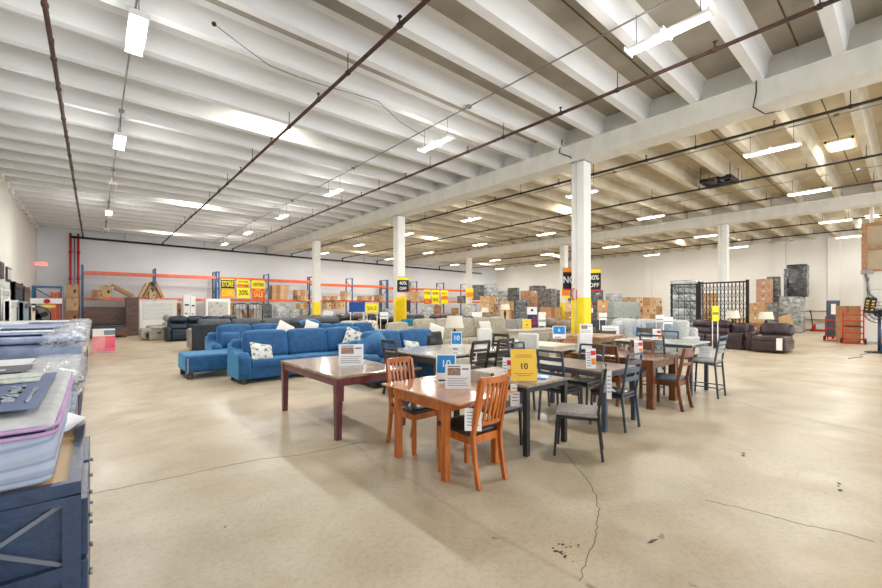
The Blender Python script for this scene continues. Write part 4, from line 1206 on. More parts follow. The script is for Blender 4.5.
def pile(px0, px1, ytop, ybot, d, dep, nx, nz, label, m=None, group=None):
    (x, y, z0), (sx, sy, sz) = placed(px0, px1, ytop, ybot, d, dep)
    ms = [card, card2, card3]
    hN = ['bottom', 'second', 'third', 'fourth', 'fifth']
    for j in range(nz):
        for i in range(nx):
            w_, h_ = sx / nx, sz / nz
            lv = 'single' if nz == 1 else ('top' if j == nz - 1 else hN[j])
            col_ = '' if nx == 1 else (('left', 'right')[i] if nx == 2 else ('left', 'middle', 'right', 'far right')[i]) + ' '
            lab = ('%s%s box %s' % (col_, lv, label)) if nz * nx > 1 else 'brown box %s' % label
            carton(lab, (x - sx / 2 + w_ * (i + .5), y, z0 + h_ * j), (w_ - 0.015, sy, h_ - 0.01), m=m or ms[(i + j * 2 + int(px0)) % 3], group=group)

def wrapped(label, px0, px1, ytop, ybot, d, dep, m=None, bulge=0.05, cat='furniture'):
    (x, y, z0), (sx, sy, sz) = placed(px0, px1, ytop, ybot, d, dep)
    t = thing('wrapped_furniture', label, cat, (x, y, z0))
    b = NB(); rbox(b, (0, 0, sz * .5), (sx, sy, sz), min(sx, sy, sz) * .07, 2, 8, bulge, smooth=True, wob=min(sx, sy, sz) * 0.03)
    obj('bundle', b, m or wrap_m, t)
    b = NB()
    for k in (0.25, 0.6): rbox(b, (0, 0, sz * k), (sx * 1.02, sy * 1.02, 0.05), 0.01)
    o = obj('strap', b, wrap_dk if m is not wrap_dk else wrap_m, t)
    return t

# things on the rack decks and under them
pile(92, 103, 290, 299.4, 22.3, 0.7, 2, 1, 'on the leftmost rack deck')
def lean_carton(label, px, d, z0, w, L, ang, dep=0.8, m=None):
    t = thing('long_carton', label, 'box', (at(px, d)[0], 29.85, z0))
    M = Matrix.Rotation(math.radians(ang), 4, 'Y')
    b = NB(); rbox(b, (0, 0, L / 2 + abs(math.sin(math.radians(ang))) * w / 2), (w, dep, L), 0.012, M=M); 
    zmin = min(v.co.z for v in b.verts)
    for v in b.verts: v.co.z -= zmin
    obj('carton', b, m or card, t)
def slope_carton(label, xa, za, xb, zb, th, y=29.75, m=None):
    t = thing('long_carton', label, 'box', (xa, y, 0))
    b = NB(); bar(b, (0, 0, za), (xb - xa, 0, zb), 0.75, th, side=(0, 1, 0)); obj('carton', b, m or card, t)
    b = NB(); bar(b, (0, -0.38, za), (xb - xa, -0.38, zb), 0.004, th * .3, side=(0, 1, 0)); obj('tape', b, tape, t)
slope_carton('lower long flat carton sloping down to the right on the first rack deck', 0.85, 2.62, 1.62, 2.15, 0.12, m=card3)
slope_carton('upper long flat carton sloping down to the right on the first rack deck', 0.75, 2.85, 1.75, 2.2, 0.12, m=card2)
carton('brown box propping the sloping flat cartons on the first rack deck', (0.5, 29.8, 2.08), (0.5, 0.7, 0.68), m=card2)
for k, (px, ang, L, m_) in enumerate(((139, 24, .95, card2), (144, 24, .95, card), (159.5, -22, 1.0, card3), (164.5, -22, 1.05, card))):
    lean_carton('tilted flat carton on the second rack deck, %s from the left' % ORD[k], px, 24, 2.08, 0.16, L, ang, m=m_)
pile(148, 156, 291, 299, 24, 0.6, 1, 1, 'standing between the tilted cartons')
for k in range(4):
    lean_carton('upright tall carton leaning in the row left of the grey column, %s from the left' % ORD[k], 274.5 + 5 * k, 28.6, 2.08, 0.3, 1.0, (0, 2, 4, 6)[k], m=(card, card3, card2, card)[k])
pile(293, 308, 290, 300.8, 30, 0.8, 3, 2, 'in the block left of the grey column on the rack')
pile(340, 348, 291, 300, 32, 0.8, 1, 2, 'on the rack deck just left of the thin blue upright')
pile(322, 338, 296, 300.5, 31, 0.8, 3, 1, 'in the low row on the rack deck right of the grey column')
pile(357, 372, 296, 300.5, 33, 0.8, 3, 1, 'in the low row on the rack deck above the blue sign')
pile(408, 420, 291.5, 302, 36, 0.9, 2, 1, 'in the tall pair right of the scuffed column')
pile(374, 383, 295, 301, 34, 0.8, 2, 1, 'in the pair on the rack above the small yellow sign')
pile(228, 236, 303, 316, 27, 0.8, 1, 2, 'under the large yellow signs')
pile(322, 345, 301.5, 309, 31.3, 0.8, 4, 1, 'in the row under the rack behind the grey column')
pile(296, 308, 303, 314, 29.5, 0.8, 2, 2, 'under the rack left of the grey column')
pile(434, 441, 305, 314, 37, 0.8, 1, 1, 'under the small yellow signs')
pile(452, 458, 308, 314, 38.5, 0.8, 1, 1, 'under the far end of the long rack')
pile(66, 79, 284.5, None, 21.3, 0.7, 1, 4, 'in the tall stack at the left end of the rack')
wrapped('bundle of dark wrapped cushions on the far rack deck', 457, 468, 296, 303, 38.5, 0.9, wrap_dk)

# red risers at the left of the back wall
for px, lab in ((70.5, 'left red vertical riser pipe on the back wall'), (78.3, 'right red vertical riser pipe on the back wall')):
    t = thing('riser_pipe', lab, 'pipe', (onY(px, 31.15), 31.15, 0))
    b = NB(); tube(b, [(0, 0, 0), (0, 0, 5.75)], 0.055, 8); obj('pipe', b, red_m, t)
    for z in (1.4, 3.1, 4.6):
        b = NB(); tube(b, [(0, 0, z), (0, 0, z + 0.12)], 0.085, 8); obj('coupling', b, red_m, t)
b = NB(); tube(b, [(onY(74.5, 31.25), 31.25, 0), (onY(74.5, 31.25), 31.25, 5.6)], 0.03, 6)
tag(obj('wall_conduit', b, galv), 'grey conduit between the two red riser pipes', 'conduit')

# left corner: caged area
t = thing('storage_frame', 'small blue steel frame in the far left corner holding orange beams', 'rack', (-1.75, 28.0, 0))
b = NB()
for x in (-0.5, 0.5):
    for y in (-0.4, 0.4): box(b, x - 0.04, x + 0.04, y - 0.04, y + 0.04, 0, 2.6)
obj('upright', b, blue_rack, t)
b = NB(); box(b, -0.5, 0.5, -0.43, -0.37, 2.5, 2.58); box(b, -0.5, 0.5, 0.37, 0.43, 2.5, 2.58); bar(b, (-0.5, -0.4, 2.5), (0.1, -0.4, 2.05), 0.05, 0.05); obj('brace', b, blue_rack, t)
for k in range(4):
    t2 = None
    b = NB(); rbox(b, (-1.62 + 0.13 * k, 28.05, 1.15), (0.1, 0.14, 2.3 - 0.05 * (k % 2)), 0.012)
    tag(obj('spare_beam', b, orange_m if k < 3 else red_m), 'spare %s rack beam standing upright in the blue corner frame' % ('orange', 'orange', 'orange', 'red')[k], 'beam', 'spare beams in the corner frame' if k < 3 else None)
t = thing('corner_sign', 'white banner with red round emblem and yellow strip, far left corner', 'sign', (-1.75, 27.4, 0))
b = NB(); box(b, -0.7, 0.55, -0.01, 0.01, 1.72, 1.97); obj('board', b, white_p, t)
b = NB(); lathe(b, [(0.12, 0), (0.12, 0.012)], n=20)
for v in b.verts: v.co = Vector((v.co.x + 0.0, -0.012 - v.co.z, v.co.y + 1.83))
obj('round_emblem', b, red_m, t)
b = NB(); box(b, -0.16, 0.16, -0.024, -0.021, 1.815, 1.845); obj('emblem_bar', b, white_p, t)
b = NB(); box(b, -0.2, 0.3, -0.014, 0.004, 1.52, 1.66); obj('yellow_strip', b, yel_sign, t)
b = NB(); box(b, -0.72, -0.68, -0.02, 0.02, 0, 2.0); box(b, 0.53, 0.57, -0.02, 0.02, 0, 2.6); obj('post', b, galv, t)
t = thing('exit_sign', 'glowing red sign high in the far left corner', 'sign', (-2.1, 29.5, 3.78))
b = NB(); rbox(b, (0, 0, 0), (0.5, 0.06, 0.2), 0.02); obj('housing', b, white_metal, t)
b = NB(); box(b, -0.22, 0.22, -0.04, -0.03, -0.06, 0.06); obj('lit_face', b, mat('glowing_red', (255, 60, 50), .5, emit=6, var=0), t)
def frame_pic(label, px, z, w, h, mpic):
    y = onX(px, -2.37)
    t = thing('framed_picture', label, 'picture', (-2.37, y, z))
    b = NB(); rbox(b, (0, 0, 0), (0.05, w, h), 0.01); obj('frame', b, dark_wood, t)
    b = NB(); box(b, 0.026, 0.03, -w / 2 + .07, w / 2 - .07, -h / 2 + .07, h / 2 - .07); obj('print', b, mpic, t)
frame_pic('framed picture with pale print on the left wall, right hand one', 8.5, 2.75, 0.9, 0.5, grey_fab)
frame_pic('dark framed picture at the left edge of the left wall', 1.0, 2.8, 0.9, 0.55, glass_m)

def upright_item(label, cat, name, px, X, w, h, m, th=0.12, rz=0, parts=None, z0=0):
    y = onX(px, X); t = thing(name, label, cat, (X, y, z0), rz)
    b = NB(); rbox(b, (0, 0, h / 2), (th, w, h), 0.02); obj('panel', b, m, t)
    b = NB(); rbox(b, (th / 2 + 0.005, 0, h - 0.12), (0.03, w - 0.06, 0.14), 0.01); rbox(b, (th / 2 + 0.005, 0, h * .55), (0.03, w - 0.1, 0.05), 0.01); obj('moulding', b, dark_wood if m != white_metal else grey_fab, t)
    for s in (-1, 1):
        b = NB(); rbox(b, (0, s * (w / 2 - 0.04), h / 2), (th + 0.02, 0.08, h + 0.04), 0.012); obj('post', b, m, t)
upright_item('tall charcoal headboard standing against the left wall', 'headboard', 'headboard', 17, -2.0, 1.8, 2.38, char_fab)
upright_item('brown wooden headboard standing against the left wall nearest the corner', 'headboard', 'headboard', 25, -1.95, 1.4, 2.3, barn_wood)
upright_item('white framed panel standing on edge by the left wall', 'headboard', 'headboard', 11.5, -1.75, 1.5, 1.75, white_metal)
upright_item('dark teal padded headboard near the left wall', 'headboard', 'headboard', 23.5, -1.6, 1.0, 1.72, bgrey_fab)
upright_item('beige panel standing near the far left corner', 'headboard', 'headboard', 31, -1.75, 1.0, 1.6, cream_m)
upright_item('white shelf board at the left frame edge by the wall', 'headboard', 'headboard', 3, -2.05, 1.5, 2.1, white_metal)
t = thing('floor_fan', 'dark round floor fan behind the mattresses near the left corner', 'fan', (onY(37.5, 24.5), 24.5, 0))
b = NB(); tube(b, [(0.42 * math.cos(k * PI / 12), -0.08, 1.15 + 0.42 * math.sin(k * PI / 12)) for k in range(25)], 0.02, 6, cap=False)
tube(b, [(0.42 * math.cos(k * PI / 12), 0.08, 1.15 + 0.42 * math.sin(k * PI / 12)) for k in range(25)], 0.02, 6, cap=False); obj('guard', b, black_m, t)
b = NB()
for k in range(4): bar(b, (0, 0, 1.15), (0.34 * math.cos(k * 1.57 + .4), 0, 1.15 + 0.34 * math.sin(k * 1.57 + .4)), 0.03, 0.2)
obj('blade', b, black_pl, t)
b = NB(); tube(b, [(0, 0, 0), (0, 0, 0.75)], 0.03, 8); lathe(b, [(0.3, 0), (0.28, 0.03)], n=16); obj('stand', b, black_m, t)

# ------------------------------------------------------------------ beds, headboards, cartons in front of the rack
t = thing('bed', 'barn brown wooden bed with dark blue mattress, below the leftmost rack', 'bed', (0.42, 27.3, 0))
b = NB(); rbox(b, (0, 1.05, 0.8), (1.75, 0.08, 1.5), 0.015); obj('headboard', b, barn_wood, t)
b = NB(); rbox(b, (0, -1.02, 0.3), (1.75, 0.08, 0.42), 0.015); obj('footboard', b, barn_wood, t)
for s in (-1, 1):
    b = NB(); rbox(b, (s * 0.84, 0, 0.3), (0.05, 2.0, 0.3), 0.01); obj('side_rail', b, barn_wood, t)
b = NB(); rbox(b, (0, 0, 0.52), (1.6, 1.98, 0.26), 0.06, 2, 2); obj('mattress', b, navy_lea, t)
for s in (-1, 1):
    b = NB(); rbox(b, (s * .8, -1.02, 0.05), (.09, .09, .1), .01); obj('foot', b, barn_wood, t)
for j, lab in ((0, 'lower barn brown wooden chest beside the bed'), (1, 'upper barn brown wooden chest stacked beside the bed')):
    t = thing('nightstand', lab, 'chest', (1.55, 27.7, 1.04 * j))
    b = NB(); rbox(b, (0, 0, 0.52), (0.56, 0.5, 1.03), 0.01); obj('body', b, barn_wood, t)
    for k in range(3):
        b = NB(); rbox(b, (0, -0.26, 0.2 + 0.31 * k), (0.5, 0.02, 0.27), 0.006); obj('drawer', b, barn_wood, t)
t = thing('headboard', 'wide white slatted headboard leaning in front of the rack', 'headboard', (2.75, 27.75, 0))
b = NB(); rbox(b, (0, 0, 0.95), (1.7, 0.07, 1.85), 0.012); obj('panel', b, white_metal, t)
for k in range(4):
    b = NB(); rbox(b, (0, -0.045, 0.95 + 0.24 * k), (1.36, 0.03, 0.2), 0.008); obj('slat', b, cream_wh, t)
for s in (-1, 1):
    b = NB(); rbox(b, (s * .82, 0, 0.96), (.1, .1, 1.92), .012); obj('post', b, white_metal, t)
b = NB(); rbox(b, (0, -0.01, 1.93), (1.8, 0.13, 0.06), 0.012); obj('cap_rail', b, white_metal, t)
pile(174, 181, 303, None, 24.2, 0.5, 1, 2, 'between the white headboard and the white cartons')
(xw, yw, zw), (sxw, syw, szw) = placed(182.5, 190, 295, None, 23.8, 0.5)
for j, (px0, px1) in enumerate(((182.5, 190.2), (190.6, 194.8))):
    (xw, yw, zw), (sxw, syw, szw) = placed(px0, px1, 295 + j * 1.2, None, 23.8 + j * .4, 0.3)
    t = thing('white_carton', 'tall white carton with dark print, %s of the pair' % ('wider', 'narrower')[j], 'box', (xw, yw, 0))
    b = NB(); rbox(b, (0, 0, szw / 2), (sxw, 0.3, szw), 0.01); obj('carton', b, white_p, t)
    b = NB(); box(b, -sxw * .3, sxw * .3, -.155, -.15, szw * .72, szw * .76); box(b, -sxw * .3, sxw * .1, -.155, -.15, szw * .5, szw * .53); obj('print', b, ink, t)
t = thing('headboard', 'ornate silver tufted headboard with sparkling pattern, behind the navy recliners', 'headboard', (5.32, 25.6, 0))
b = NB(); rbox(b, (0, 0, 1.0), (1.25, 0.12, 2.0), 0.03, 2, 2); obj('frame', b, white_metal, t)
b = NB(); rbox(b, (0, -0.07, 1.25), (1.0, 0.06, 1.2), 0.03, 2, 4, 0.1); obj('tufted_panel', b, damask, t)
b = NB(); rbox(b, (0, -0.5, 0.45), (1.2, 0.85, 0.9), 0.06, 2, 2, 0.04); obj('footbench', b, damask, t)
for k, (px, lab) in enumerate(((241, 'left black tubular bed frame standing on end'), (255, 'right black tubular bed frame standing on end'))):
    x = onY(px, 27.4)
    t = thing('tubular_bed', lab, 'bed', (x, 27.4, 0))
    b = NB(); tube(b, [(-0.45, 0, 0), (-0.45, 0, 1.55), (-0.38, 0, 1.7), (-0.2, 0, 1.75), (0.2, 0, 1.75), (0.38, 0, 1.7), (0.45, 0, 1.55), (0.45, 0, 0)], 0.03, 8); obj('hoop', b, black_m, t)
    b = NB()
    for q in range(4): tube(b, [(-0.3 + .2 * q, 0, 0.3), (-0.3 + .2 * q, 0, 1.72)], 0.012, 6)
    tube(b, [(-0.45, 0, 0.3), (0.45, 0, 0.3)], 0.015, 6); obj('spindle', b, black_m, t)
    b = NB(); rbox(b, (0, 0.08, 1.5), (0.75, 0.1, 0.3), 0.05, 2, 2); obj('wrapped_pad', b, wrap_m, t)
lean_items = (('honey wood bed rail leaning by the tubular frames', 247, 27.9, 14), ('second honey wood bed rail leaning by the tubular frames', 250, 27.9, -20))
for lab, px, Y, ang in lean_items:
    b = NB(); M = Matrix.Rotation(math.radians(ang), 4, 'Y'); rbox(b, (0, 0, 0.8), (0.2, 0.04, 1.6), 0.008, M=M)
    o = obj('bed_rail', b, light_wood); o.location = (onY(px, Y), Y, 0.04); tag(o, lab, 'bed rail')
for px0, px1, yt, yb, d, dep, lab, m_ in (
    (262, 272, 304, 316, 27, .7, 'upright wrapped mirror frame left of the white cushions', wrap_dk),
    (273, 289, 304, 315, 26, .8, 'white wrapped headboard behind the charcoal sectional', wrap_m),
    (289, 300, 309, 317, 25, .8, 'white plastic wrapped cushion under the left rack cartons', wrap_m),
    (300, 306, 310, 317, 25, .6, 'small white plastic wrapped bundle beside the grey column', wrap_m),
    (325, 333, 311, 320, 22, .6, 'white sign board bundle right of the grey column', white_p),
    (383, 396, 309, 318, 22, .6, 'white wrapped box left of the scuffed column', wrap_m),
    (421, 434, 307, 315, 32, .8, 'large white wrapped block under the small yellow signs', wrap_m),
    (466, 477, 304, 318, 29, .8, 'tall white wrapped chair beside the farthest column', wrap_m)):
    wrapped(lab, px0, px1, yt, yb if False else None, d, dep, m_)

# ------------------------------------------------------------------ sofas behind the blue group
def fs(kind, label, px, d, n, m, rz=0, **kw):
    x, y = at(px, d)
    if kind == 'r': recliner(label, n, m, (x, y, 0), rz, **kw)
    else: sofa(label, kw.pop('w', 2.1), 0.95, n, m, loc=(x, y, 0), rz=rz, arm='box', **kw)
t = thing('sectional_sofa', 'long charcoal sectional seen from behind, right behind the blue sofas', 'sofa', (5.55, 16.9, 0))
b = NB(); rbox(b, (0, -0.38, 0.48), (5.9, 0.16, 0.9), 0.03, 2, 2); obj('back_frame', b, char_fab, t)
b = NB(); rbox(b, (0, 0.1, 0.25), (5.8, 0.9, 0.34), 0.03, 2, 2); obj('base', b, char_fab, t)
for s in (-1, 1):
    b = NB(); rbox(b, (s * 2.85, 0.08, 0.42), (0.24, 1.0, 0.7), 0.06, 3, 2); obj('arm', b, char_fab if s > 0 else grey_lea, t)
for k in range(5):
    b = NB(); rbox(b, (-2.2 + 1.1 * k, -0.2, 0.93), (1.06, 0.26, 0.36), 0.1, 3, 5, 0.15); obj('back_cushion', b, mat('mid_grey_fabric', (104, 108, 114), .95, var=.15, scale=10, bump=.2), t)
    b = NB(); rbox(b, (-2.2 + 1.1 * k, 0.2, 0.47), (1.06, 0.8, 0.18), 0.06, 2, 4, 0.1); obj('seat_cushion', b, char_fab, t)
recliner('navy leather reclining sofa with piped seams, left of the charcoal sectional', 4, navy_lea, (4.05, 22.0, 0), 0, seatw=0.72, H=1.1)
recliner('pale grey leather recliner loveseat seen from its side, by the white headboard', 2, grey_lea, (2.4, 23.75, 0), -90, seatw=0.7, H=1.15, recline=True)
fs('r', 'taupe recliner pair just left of the grey column base', 313, 20.5, 2, tan_lea)
fs('r', 'black leather recliner sofa right of the grey column', 345, 20.6, 3, black_lea)
fs('r', 'black leather recliner loveseat left of the scuffed yellow column', 379, 22.4, 2, black_lea)
fs('r', 'taupe recliner sofa in the row behind the black recliners', 352, 25.5, 3, tan_lea)
fs('r', 'black leather loveseat in front of the scuffed yellow column', 387, 17.6, 2, black_lea)
fs('s', 'cream sofa behind the blue loveseat, with a floral pillow', 361, 15.4, 2, uphol_lt, w=2.0, tuft=False)
pillow('floral pillow on the right end of the cream sofa', floral_m, (at(372, 15.0)[0], at(372, 15.0)[1], 0.85), (0.55, 0.5, 0.16), 65, 5, 8)
fs('r', 'dark brown recliner sofa far behind the left end of the grey sectional', 415, 24.0, 3, tan_lea)
fs('r', 'black recliner sofa right of the scuffed yellow column', 418, 20.5, 2, black_lea)
fs('r', 'dark brown recliner sofa behind the cream lampshade', 447, 22.5, 3, brown_lea)
fs('r', 'taupe recliner sofa below the stacked brown boxes', 490, 22.0, 3, tan_lea)
fs('r', 'black reclining loveseat right of the lampshade in the far row', 473, 19.0, 1, black_lea)
t = thing('accent_chair', 'teal blue padded chair behind the grey sectional', 'chair', (at(415, 15.5)[0], at(415, 15.5)[1], 0))
b = NB(); rbox(b, (0, 0.3, 0.62), (0.8, 0.18, 0.96), 0.06, 2, 2); obj('backrest', b, mat('teal_fabric', (24, 128, 150), .8), t)
b = NB(); rbox(b, (0, -0.05, 0.32), (0.8, 0.75, 0.3), 0.06, 2, 2); obj('seat', b, mat('teal_fabric', (24, 128, 150), .8), t)
# grey beige sectional
sofa('grey beige sectional with tall loose cushions, behind the cream lampshade', 4.9, 1.05, 5, beige_fab, loc=(10.1, 10.3, 0), arm='box', H=1.12, tuft=False, name='sectional_sofa')
sofa('beige chaise at the left end of the grey beige sectional', 1.25, 1.5, 1, beige_fab, loc=(7.0, 9.75, 0), arm='box', H=1.05, tuft=False, name='chaise')
pillow('white pillow on the left seat of the grey beige sectional', white_fab, (8.35, 9.95, 0.8), (0.55, 0.45, 0.16), 65, -20, 20)
pillow('cream pillow in the middle of the grey beige sectional', white_fab, (10.6, 9.9, 0.85), (0.6, 0.45, 0.16), 70, 0, 0)
pillow('small white pillow at the left arm of the beige chaise', white_fab, (6.9, 9.4, 0.7), (0.45, 0.4, 0.14), 55, 0, 0)
t = thing('coffee_table', 'low black coffee table in front of the grey beige sectional', 'table', (7.6, 8.35, 0))
b = NB(); rbox(b, (0, 0, 0.44), (1.3, 0.7, 0.06), 0.01); obj('tabletop', b, black_pl, t)
for sx in (-1, 1):
    for sy in (-1, 1):
        b = NB(); rbox(b, (sx * .58, sy * .28, 0.205), (.07, .07, .41), .01); obj('leg', b, black_pl, t)
fs('s', 'grey upholstered sofa behind the white dining chairs', 523, 17.6, 3, mat('stone_fabric', (150, 148, 140), .95, var=.12, scale=12, bump=.2), w=2.6, tuft=False)
fs('r', 'taupe recliner pair with puffed backs, left of the yellow columns', 553, 14.5, 2, tan_lea)
fs('r', 'taupe recliner between the slim column and the widest column', 575, 12.8, 1, taupe_fab)
fs('s', 'charcoal sofa partly hidden behind the widest column', 601, 16.4, 2, char_fab, w=1.9, tuft=False)
fs('s', 'low stone grey sofa behind the greywash dining chairs', 628, 20.5, 3, mat('stone_fabric', (150, 148, 140)), w=2.6, tuft=False)
# pale sofa facing left + blue grey pillows
t = sofa('pale grey sofa facing left, with slouching cushions, left of the brown leather sectional', 2.9, 1.0, 3, grey_fab, loc=(13.9, 5.75, 0), rz=-90, arm='box', H=1.1, tuft=False)
pillow('blue grey pillow at the near end of the pale grey sofa', bgrey_fab, (13.75, 4.95, 0.82), (0.6, 0.55, 0.2), 72, 0, -84)
pillow('second blue grey pillow on the pale grey sofa', bgrey_fab, (13.7, 5.5, 0.8), (0.55, 0.5, 0.18), 72, 0, -90)
pillow('pale blue pillow left of the blue grey pillows', mat('powder_blue_fabric', (150, 176, 206), .9), (13.6, 5.9, 0.76), (0.45, 0.42, 0.16), 72, 0, -95)
pillow('large white pillow at the far end of the pale grey sofa', grey_fab, (13.7, 6.6, 0.82), (0.6, 0.55, 0.2), 66, 10, -95)
# brown leather sectional facing left
recliner('long dark brown leather sectional with console, in front of the black gate', 3, brown_lea, (18.3, 4.87, 0), -90, seatw=0.64, console=2, H=1.02, armw=0.22, d=1.05)
t = thing('chaise', 'dark brown leather chaise end with white tag, right end of the brown sectional', 'sofa', (18.1, 3.18, 0), -90)
b = NB(); rbox(b, (0, 0, 0.24), (0.95, 1.5, 0.36), 0.06, 3, 2); obj('base', b, brown_lea, t)
b = NB(); rbox(b, (0, -0.1, 0.47), (0.93, 1.3, 0.18), 0.07, 3, 5, 0.12); obj('seat_cushion', b, brown_lea, t)
M = Matrix.Translation((0, 0.62, 0.74)) @ Matrix.Rotation(math.radians(-12), 4, 'X')
b = NB(); rbox(b, (0, 0, 0), (0.92, 0.3, 0.44), 0.12, 3, 6, 0.2, M=M); obj('back_cushion', b, brown_lea, t)
b = NB(); rbox(b, (0.3, -0.765, 0.32), (0.16, 0.008, 0.4), 0.002); obj('hang_tag', b, white_p, t)
lamp('table lamp with white drum shade in front of the black gate', (at(733, 15.95)[0], at(733, 15.95)[1], 0.62), 0.8, 0.24)
lamp('table lamp with white drum shade right of the black gate', (at(766, 15.9)[0], at(766, 15.9)[1], 0.62), 0.75, 0.26)
for px, d, lab in ((733, 15.95, 'dark end table under the lamp in front of the gate'), (766, 15.9, 'dark end table under the lamp right of the gate')):
    x, y = at(px, d); table(lab, None, x - .28, x + .28, y - .28, y + .28, 0.62, dark_wood, dark_wood, 0.05, name='end_table')
lamp('pale table lamp far away below the farthest column', (at(485, 26)[0], at(485, 26)[1], 0.7), 0.8, 0.26)
lamp('cream table lamp in front of the far brown boxes', (at(505, 22)[0], at(505, 22)[1], 0.9), 0.8, 0.28)
for px, d, h, lab in ((485, 26, .7, 'small dark table under the farthest lamp'), (505, 22, .9, 'small dark table under the cream lamp in the far row')):
    x, y = at(px, d); table(lab, None, x - .28, x + .28, y - .28, y + .28, h, dark_wood, dark_wood, 0.05, name='end_table')

# ------------------------------------------------------------------ far corner stock
pile(480, 498, 296, None, 29.5, 0.9, 2, 4, 'in the brown block left of the far corner')
wrapped('grey wrapped recliners heaped above the far end of the rack', 472, 484, 285, 300, 37.5, 1.0, wrap_dk)
wrapped('light grey wrapped chair above the far brown boxes', 484, 498, 284, 296, 37.0, 1.0, wrap_m)
pile(500, 514, 301, None, 27.5, 0.8, 2, 3, 'in the stack behind the cream far lamp')
wrapped('grey plastic wrapped bundle high behind the far lamp', 499, 508, 291, None, 33, 1.0, wrap_m)
wrapped('dark plastic wrapped recliner stack, left of the brown wrapped bundle', 508, 519, 288, None, 32, 1.0, wrap_dk)
wrapped('dark wrapped chair stack directly left of the tall blue product sign', 518, 527, 300, None, 26, 0.8, wrap_dk)
wrapped('brown cardboard bundle in plastic above the tall blue product sign', 520, 538, 291, None, 31, 1.0, mat('wrapped_cardboard', (196, 152, 116), .25, rgb2=(150, 110, 80), scale=6, coat=.6, bump=.4))
wrapped('blue grey wrapped bundle topmost in the far stacks', 529, 546, 286, None, 35, 1.0, wrap_dk)
wrapped('clump of dark wrapped chairs with pale highlights, left of the slim column', 539, 557, 289, None, 29, 1.0, mat('wrapped_dark_chairs', (120, 116, 112), .2, kind='voronoi', scale=5, rgb2=(56, 52, 50), coat=.6, bump=.5))
pile(540, 562, 307, None, 25, 0.8, 3, 2, 'in the low brown row left of the slim column')
wrapped('narrow grey wrapped stack just left of the slim column', 556, 561, 290, None, 30, 0.8, wrap_dk)
pile(567, 575, 301, None, 24, 0.7, 1, 3, 'in the stack between the slim column and the widest column')
wrapped('grey wrapped bundle between the slim column and the widest column', 567, 574, 285, None, 31, 0.9, wrap_dk)
wrapped('tall charcoal wrapped chairs right of the widest column', 592, 600, 290, None, 24.5, 0.8, wrap_dk)
pile(599, 610, 300, None, 22, 0.7, 1, 3, 'in the stack right of the widest column')
pile(622, 663, 297.5, None, 25.5, 0.9, 4, 4, 'in the long brown wall of cartons')
wrapped('white plastic wrapped mound on the brown cartons', 606, 622, 294, None, 24, 0.9, wrap_m, 0.15)
wrapped('large flat sage grey upholstered headboard standing behind the pale sofa', 608, 641, 302, None, 18.6, 0.3, mat('sage_upholstery', (160, 166, 160), .8, var=.1))
t = thing('pallet_stack', 'tall stack of plastic wrapped grey mattresses, left of the black gate', 'mattress stack', (*at(687, 20.2), 0))
lx, ly = 1.5, 1.05
b = NB(); box(b, -lx / 2 - .05, lx / 2 + .05, -ly / 2 - .05, ly / 2 + .05, 0.08, 0.14)
for q in (-0.5, 0, 0.5): box(b, -lx / 2, lx / 2, q - .05, q + .05, 0, 0.08)
obj('pallet', b, raw_wood, t)
for k in range(8):
    b = NB(); rbox(b, (0, 0, 0.14 + 0.34 * k + 0.165), (lx, ly, 0.32), 0.07, 2, 6, 0.04, smooth=True, wob=0.015); obj('wrapped_mattress', b, wrap_m if k % 2 else mat('grey_wrap', (170, 176, 176), .15, rgb2=(100, 108, 110), scale=7, coat=.8, bump=.6), t)
# black folding gate
gx = 19.9
gy0, gy1 = onX(747.5, gx), onX(699.5, gx)
t = thing('folding_gate', 'black folding scissor gate behind the brown leather sectional', 'gate', (gx, 0, 0))
ZT2 = 2.58
for y in (gy0, gy1):
    b = NB(); box(b, -0.05, 0.05, y - 0.05, y + 0.05, 0, ZT2 + 0.08); obj('post', b, black_m, t)
for z in (ZT2, 0.62):
    b = NB(); box(b, -0.03, 0.03, gy0, gy1, z - 0.03, z + 0.03); obj('rail', b, black_m, t)
nb_ = 13
for k in range(1, nb_):
    y = gy0 + (gy1 - gy0) * k / nb_
    b = NB(); box(b, -0.012, 0.012, y - 0.016, y + 0.016, 0.15, ZT2); obj('upright_bar', b, black_m, t)
sp = (gy1 - gy0) / nb_
for k in range(nb_ - 1):
    for j, z in enumerate((0.7, 1.3, 1.9)):
        b = NB(); y = gy0 + sp * k
        bar(b, (-0.02, y, z), (-0.02, y + 2 * sp, z + 0.6), 0.022, 0.01); bar(b, (0.02, y + 2 * sp, z), (0.02, y, z + 0.6), 0.022, 0.01); obj('scissor_link', b, black_m, t)
t = thing('folding_gate', 'second black gate panel with diagonal bars, swung back at the left', 'gate', (gx, gy1 + 0.1, 0), 20)
for y in (0.0, 0.95):
    b = NB(); box(b, -0.04, 0.04, y - 0.04, y + 0.04, 0, ZT2); obj('post', b, black_m, t)
for z in (ZT2 - .03, 0.62):
    b = NB(); box(b, -0.025, 0.025, 0, 0.95, z - 0.025, z + 0.025); obj('rail', b, black_m, t)
for k in range(4):
    b = NB(); bar(b, (0, 0.06, 0.8 + .3 * k), (0, min(0.92, 0.3 + 0.9 * (1 - k * .2)), ZT2 - .05), 0.03, 0.02); obj('diagonal_bar', b, black_m, t)
for k in range(3):
    b = NB(); box(b, -0.012, 0.012, 0.24 + .22 * k, 0.26 + .22 * k, 0.62, ZT2); obj('upright_bar', b, black_m, t)
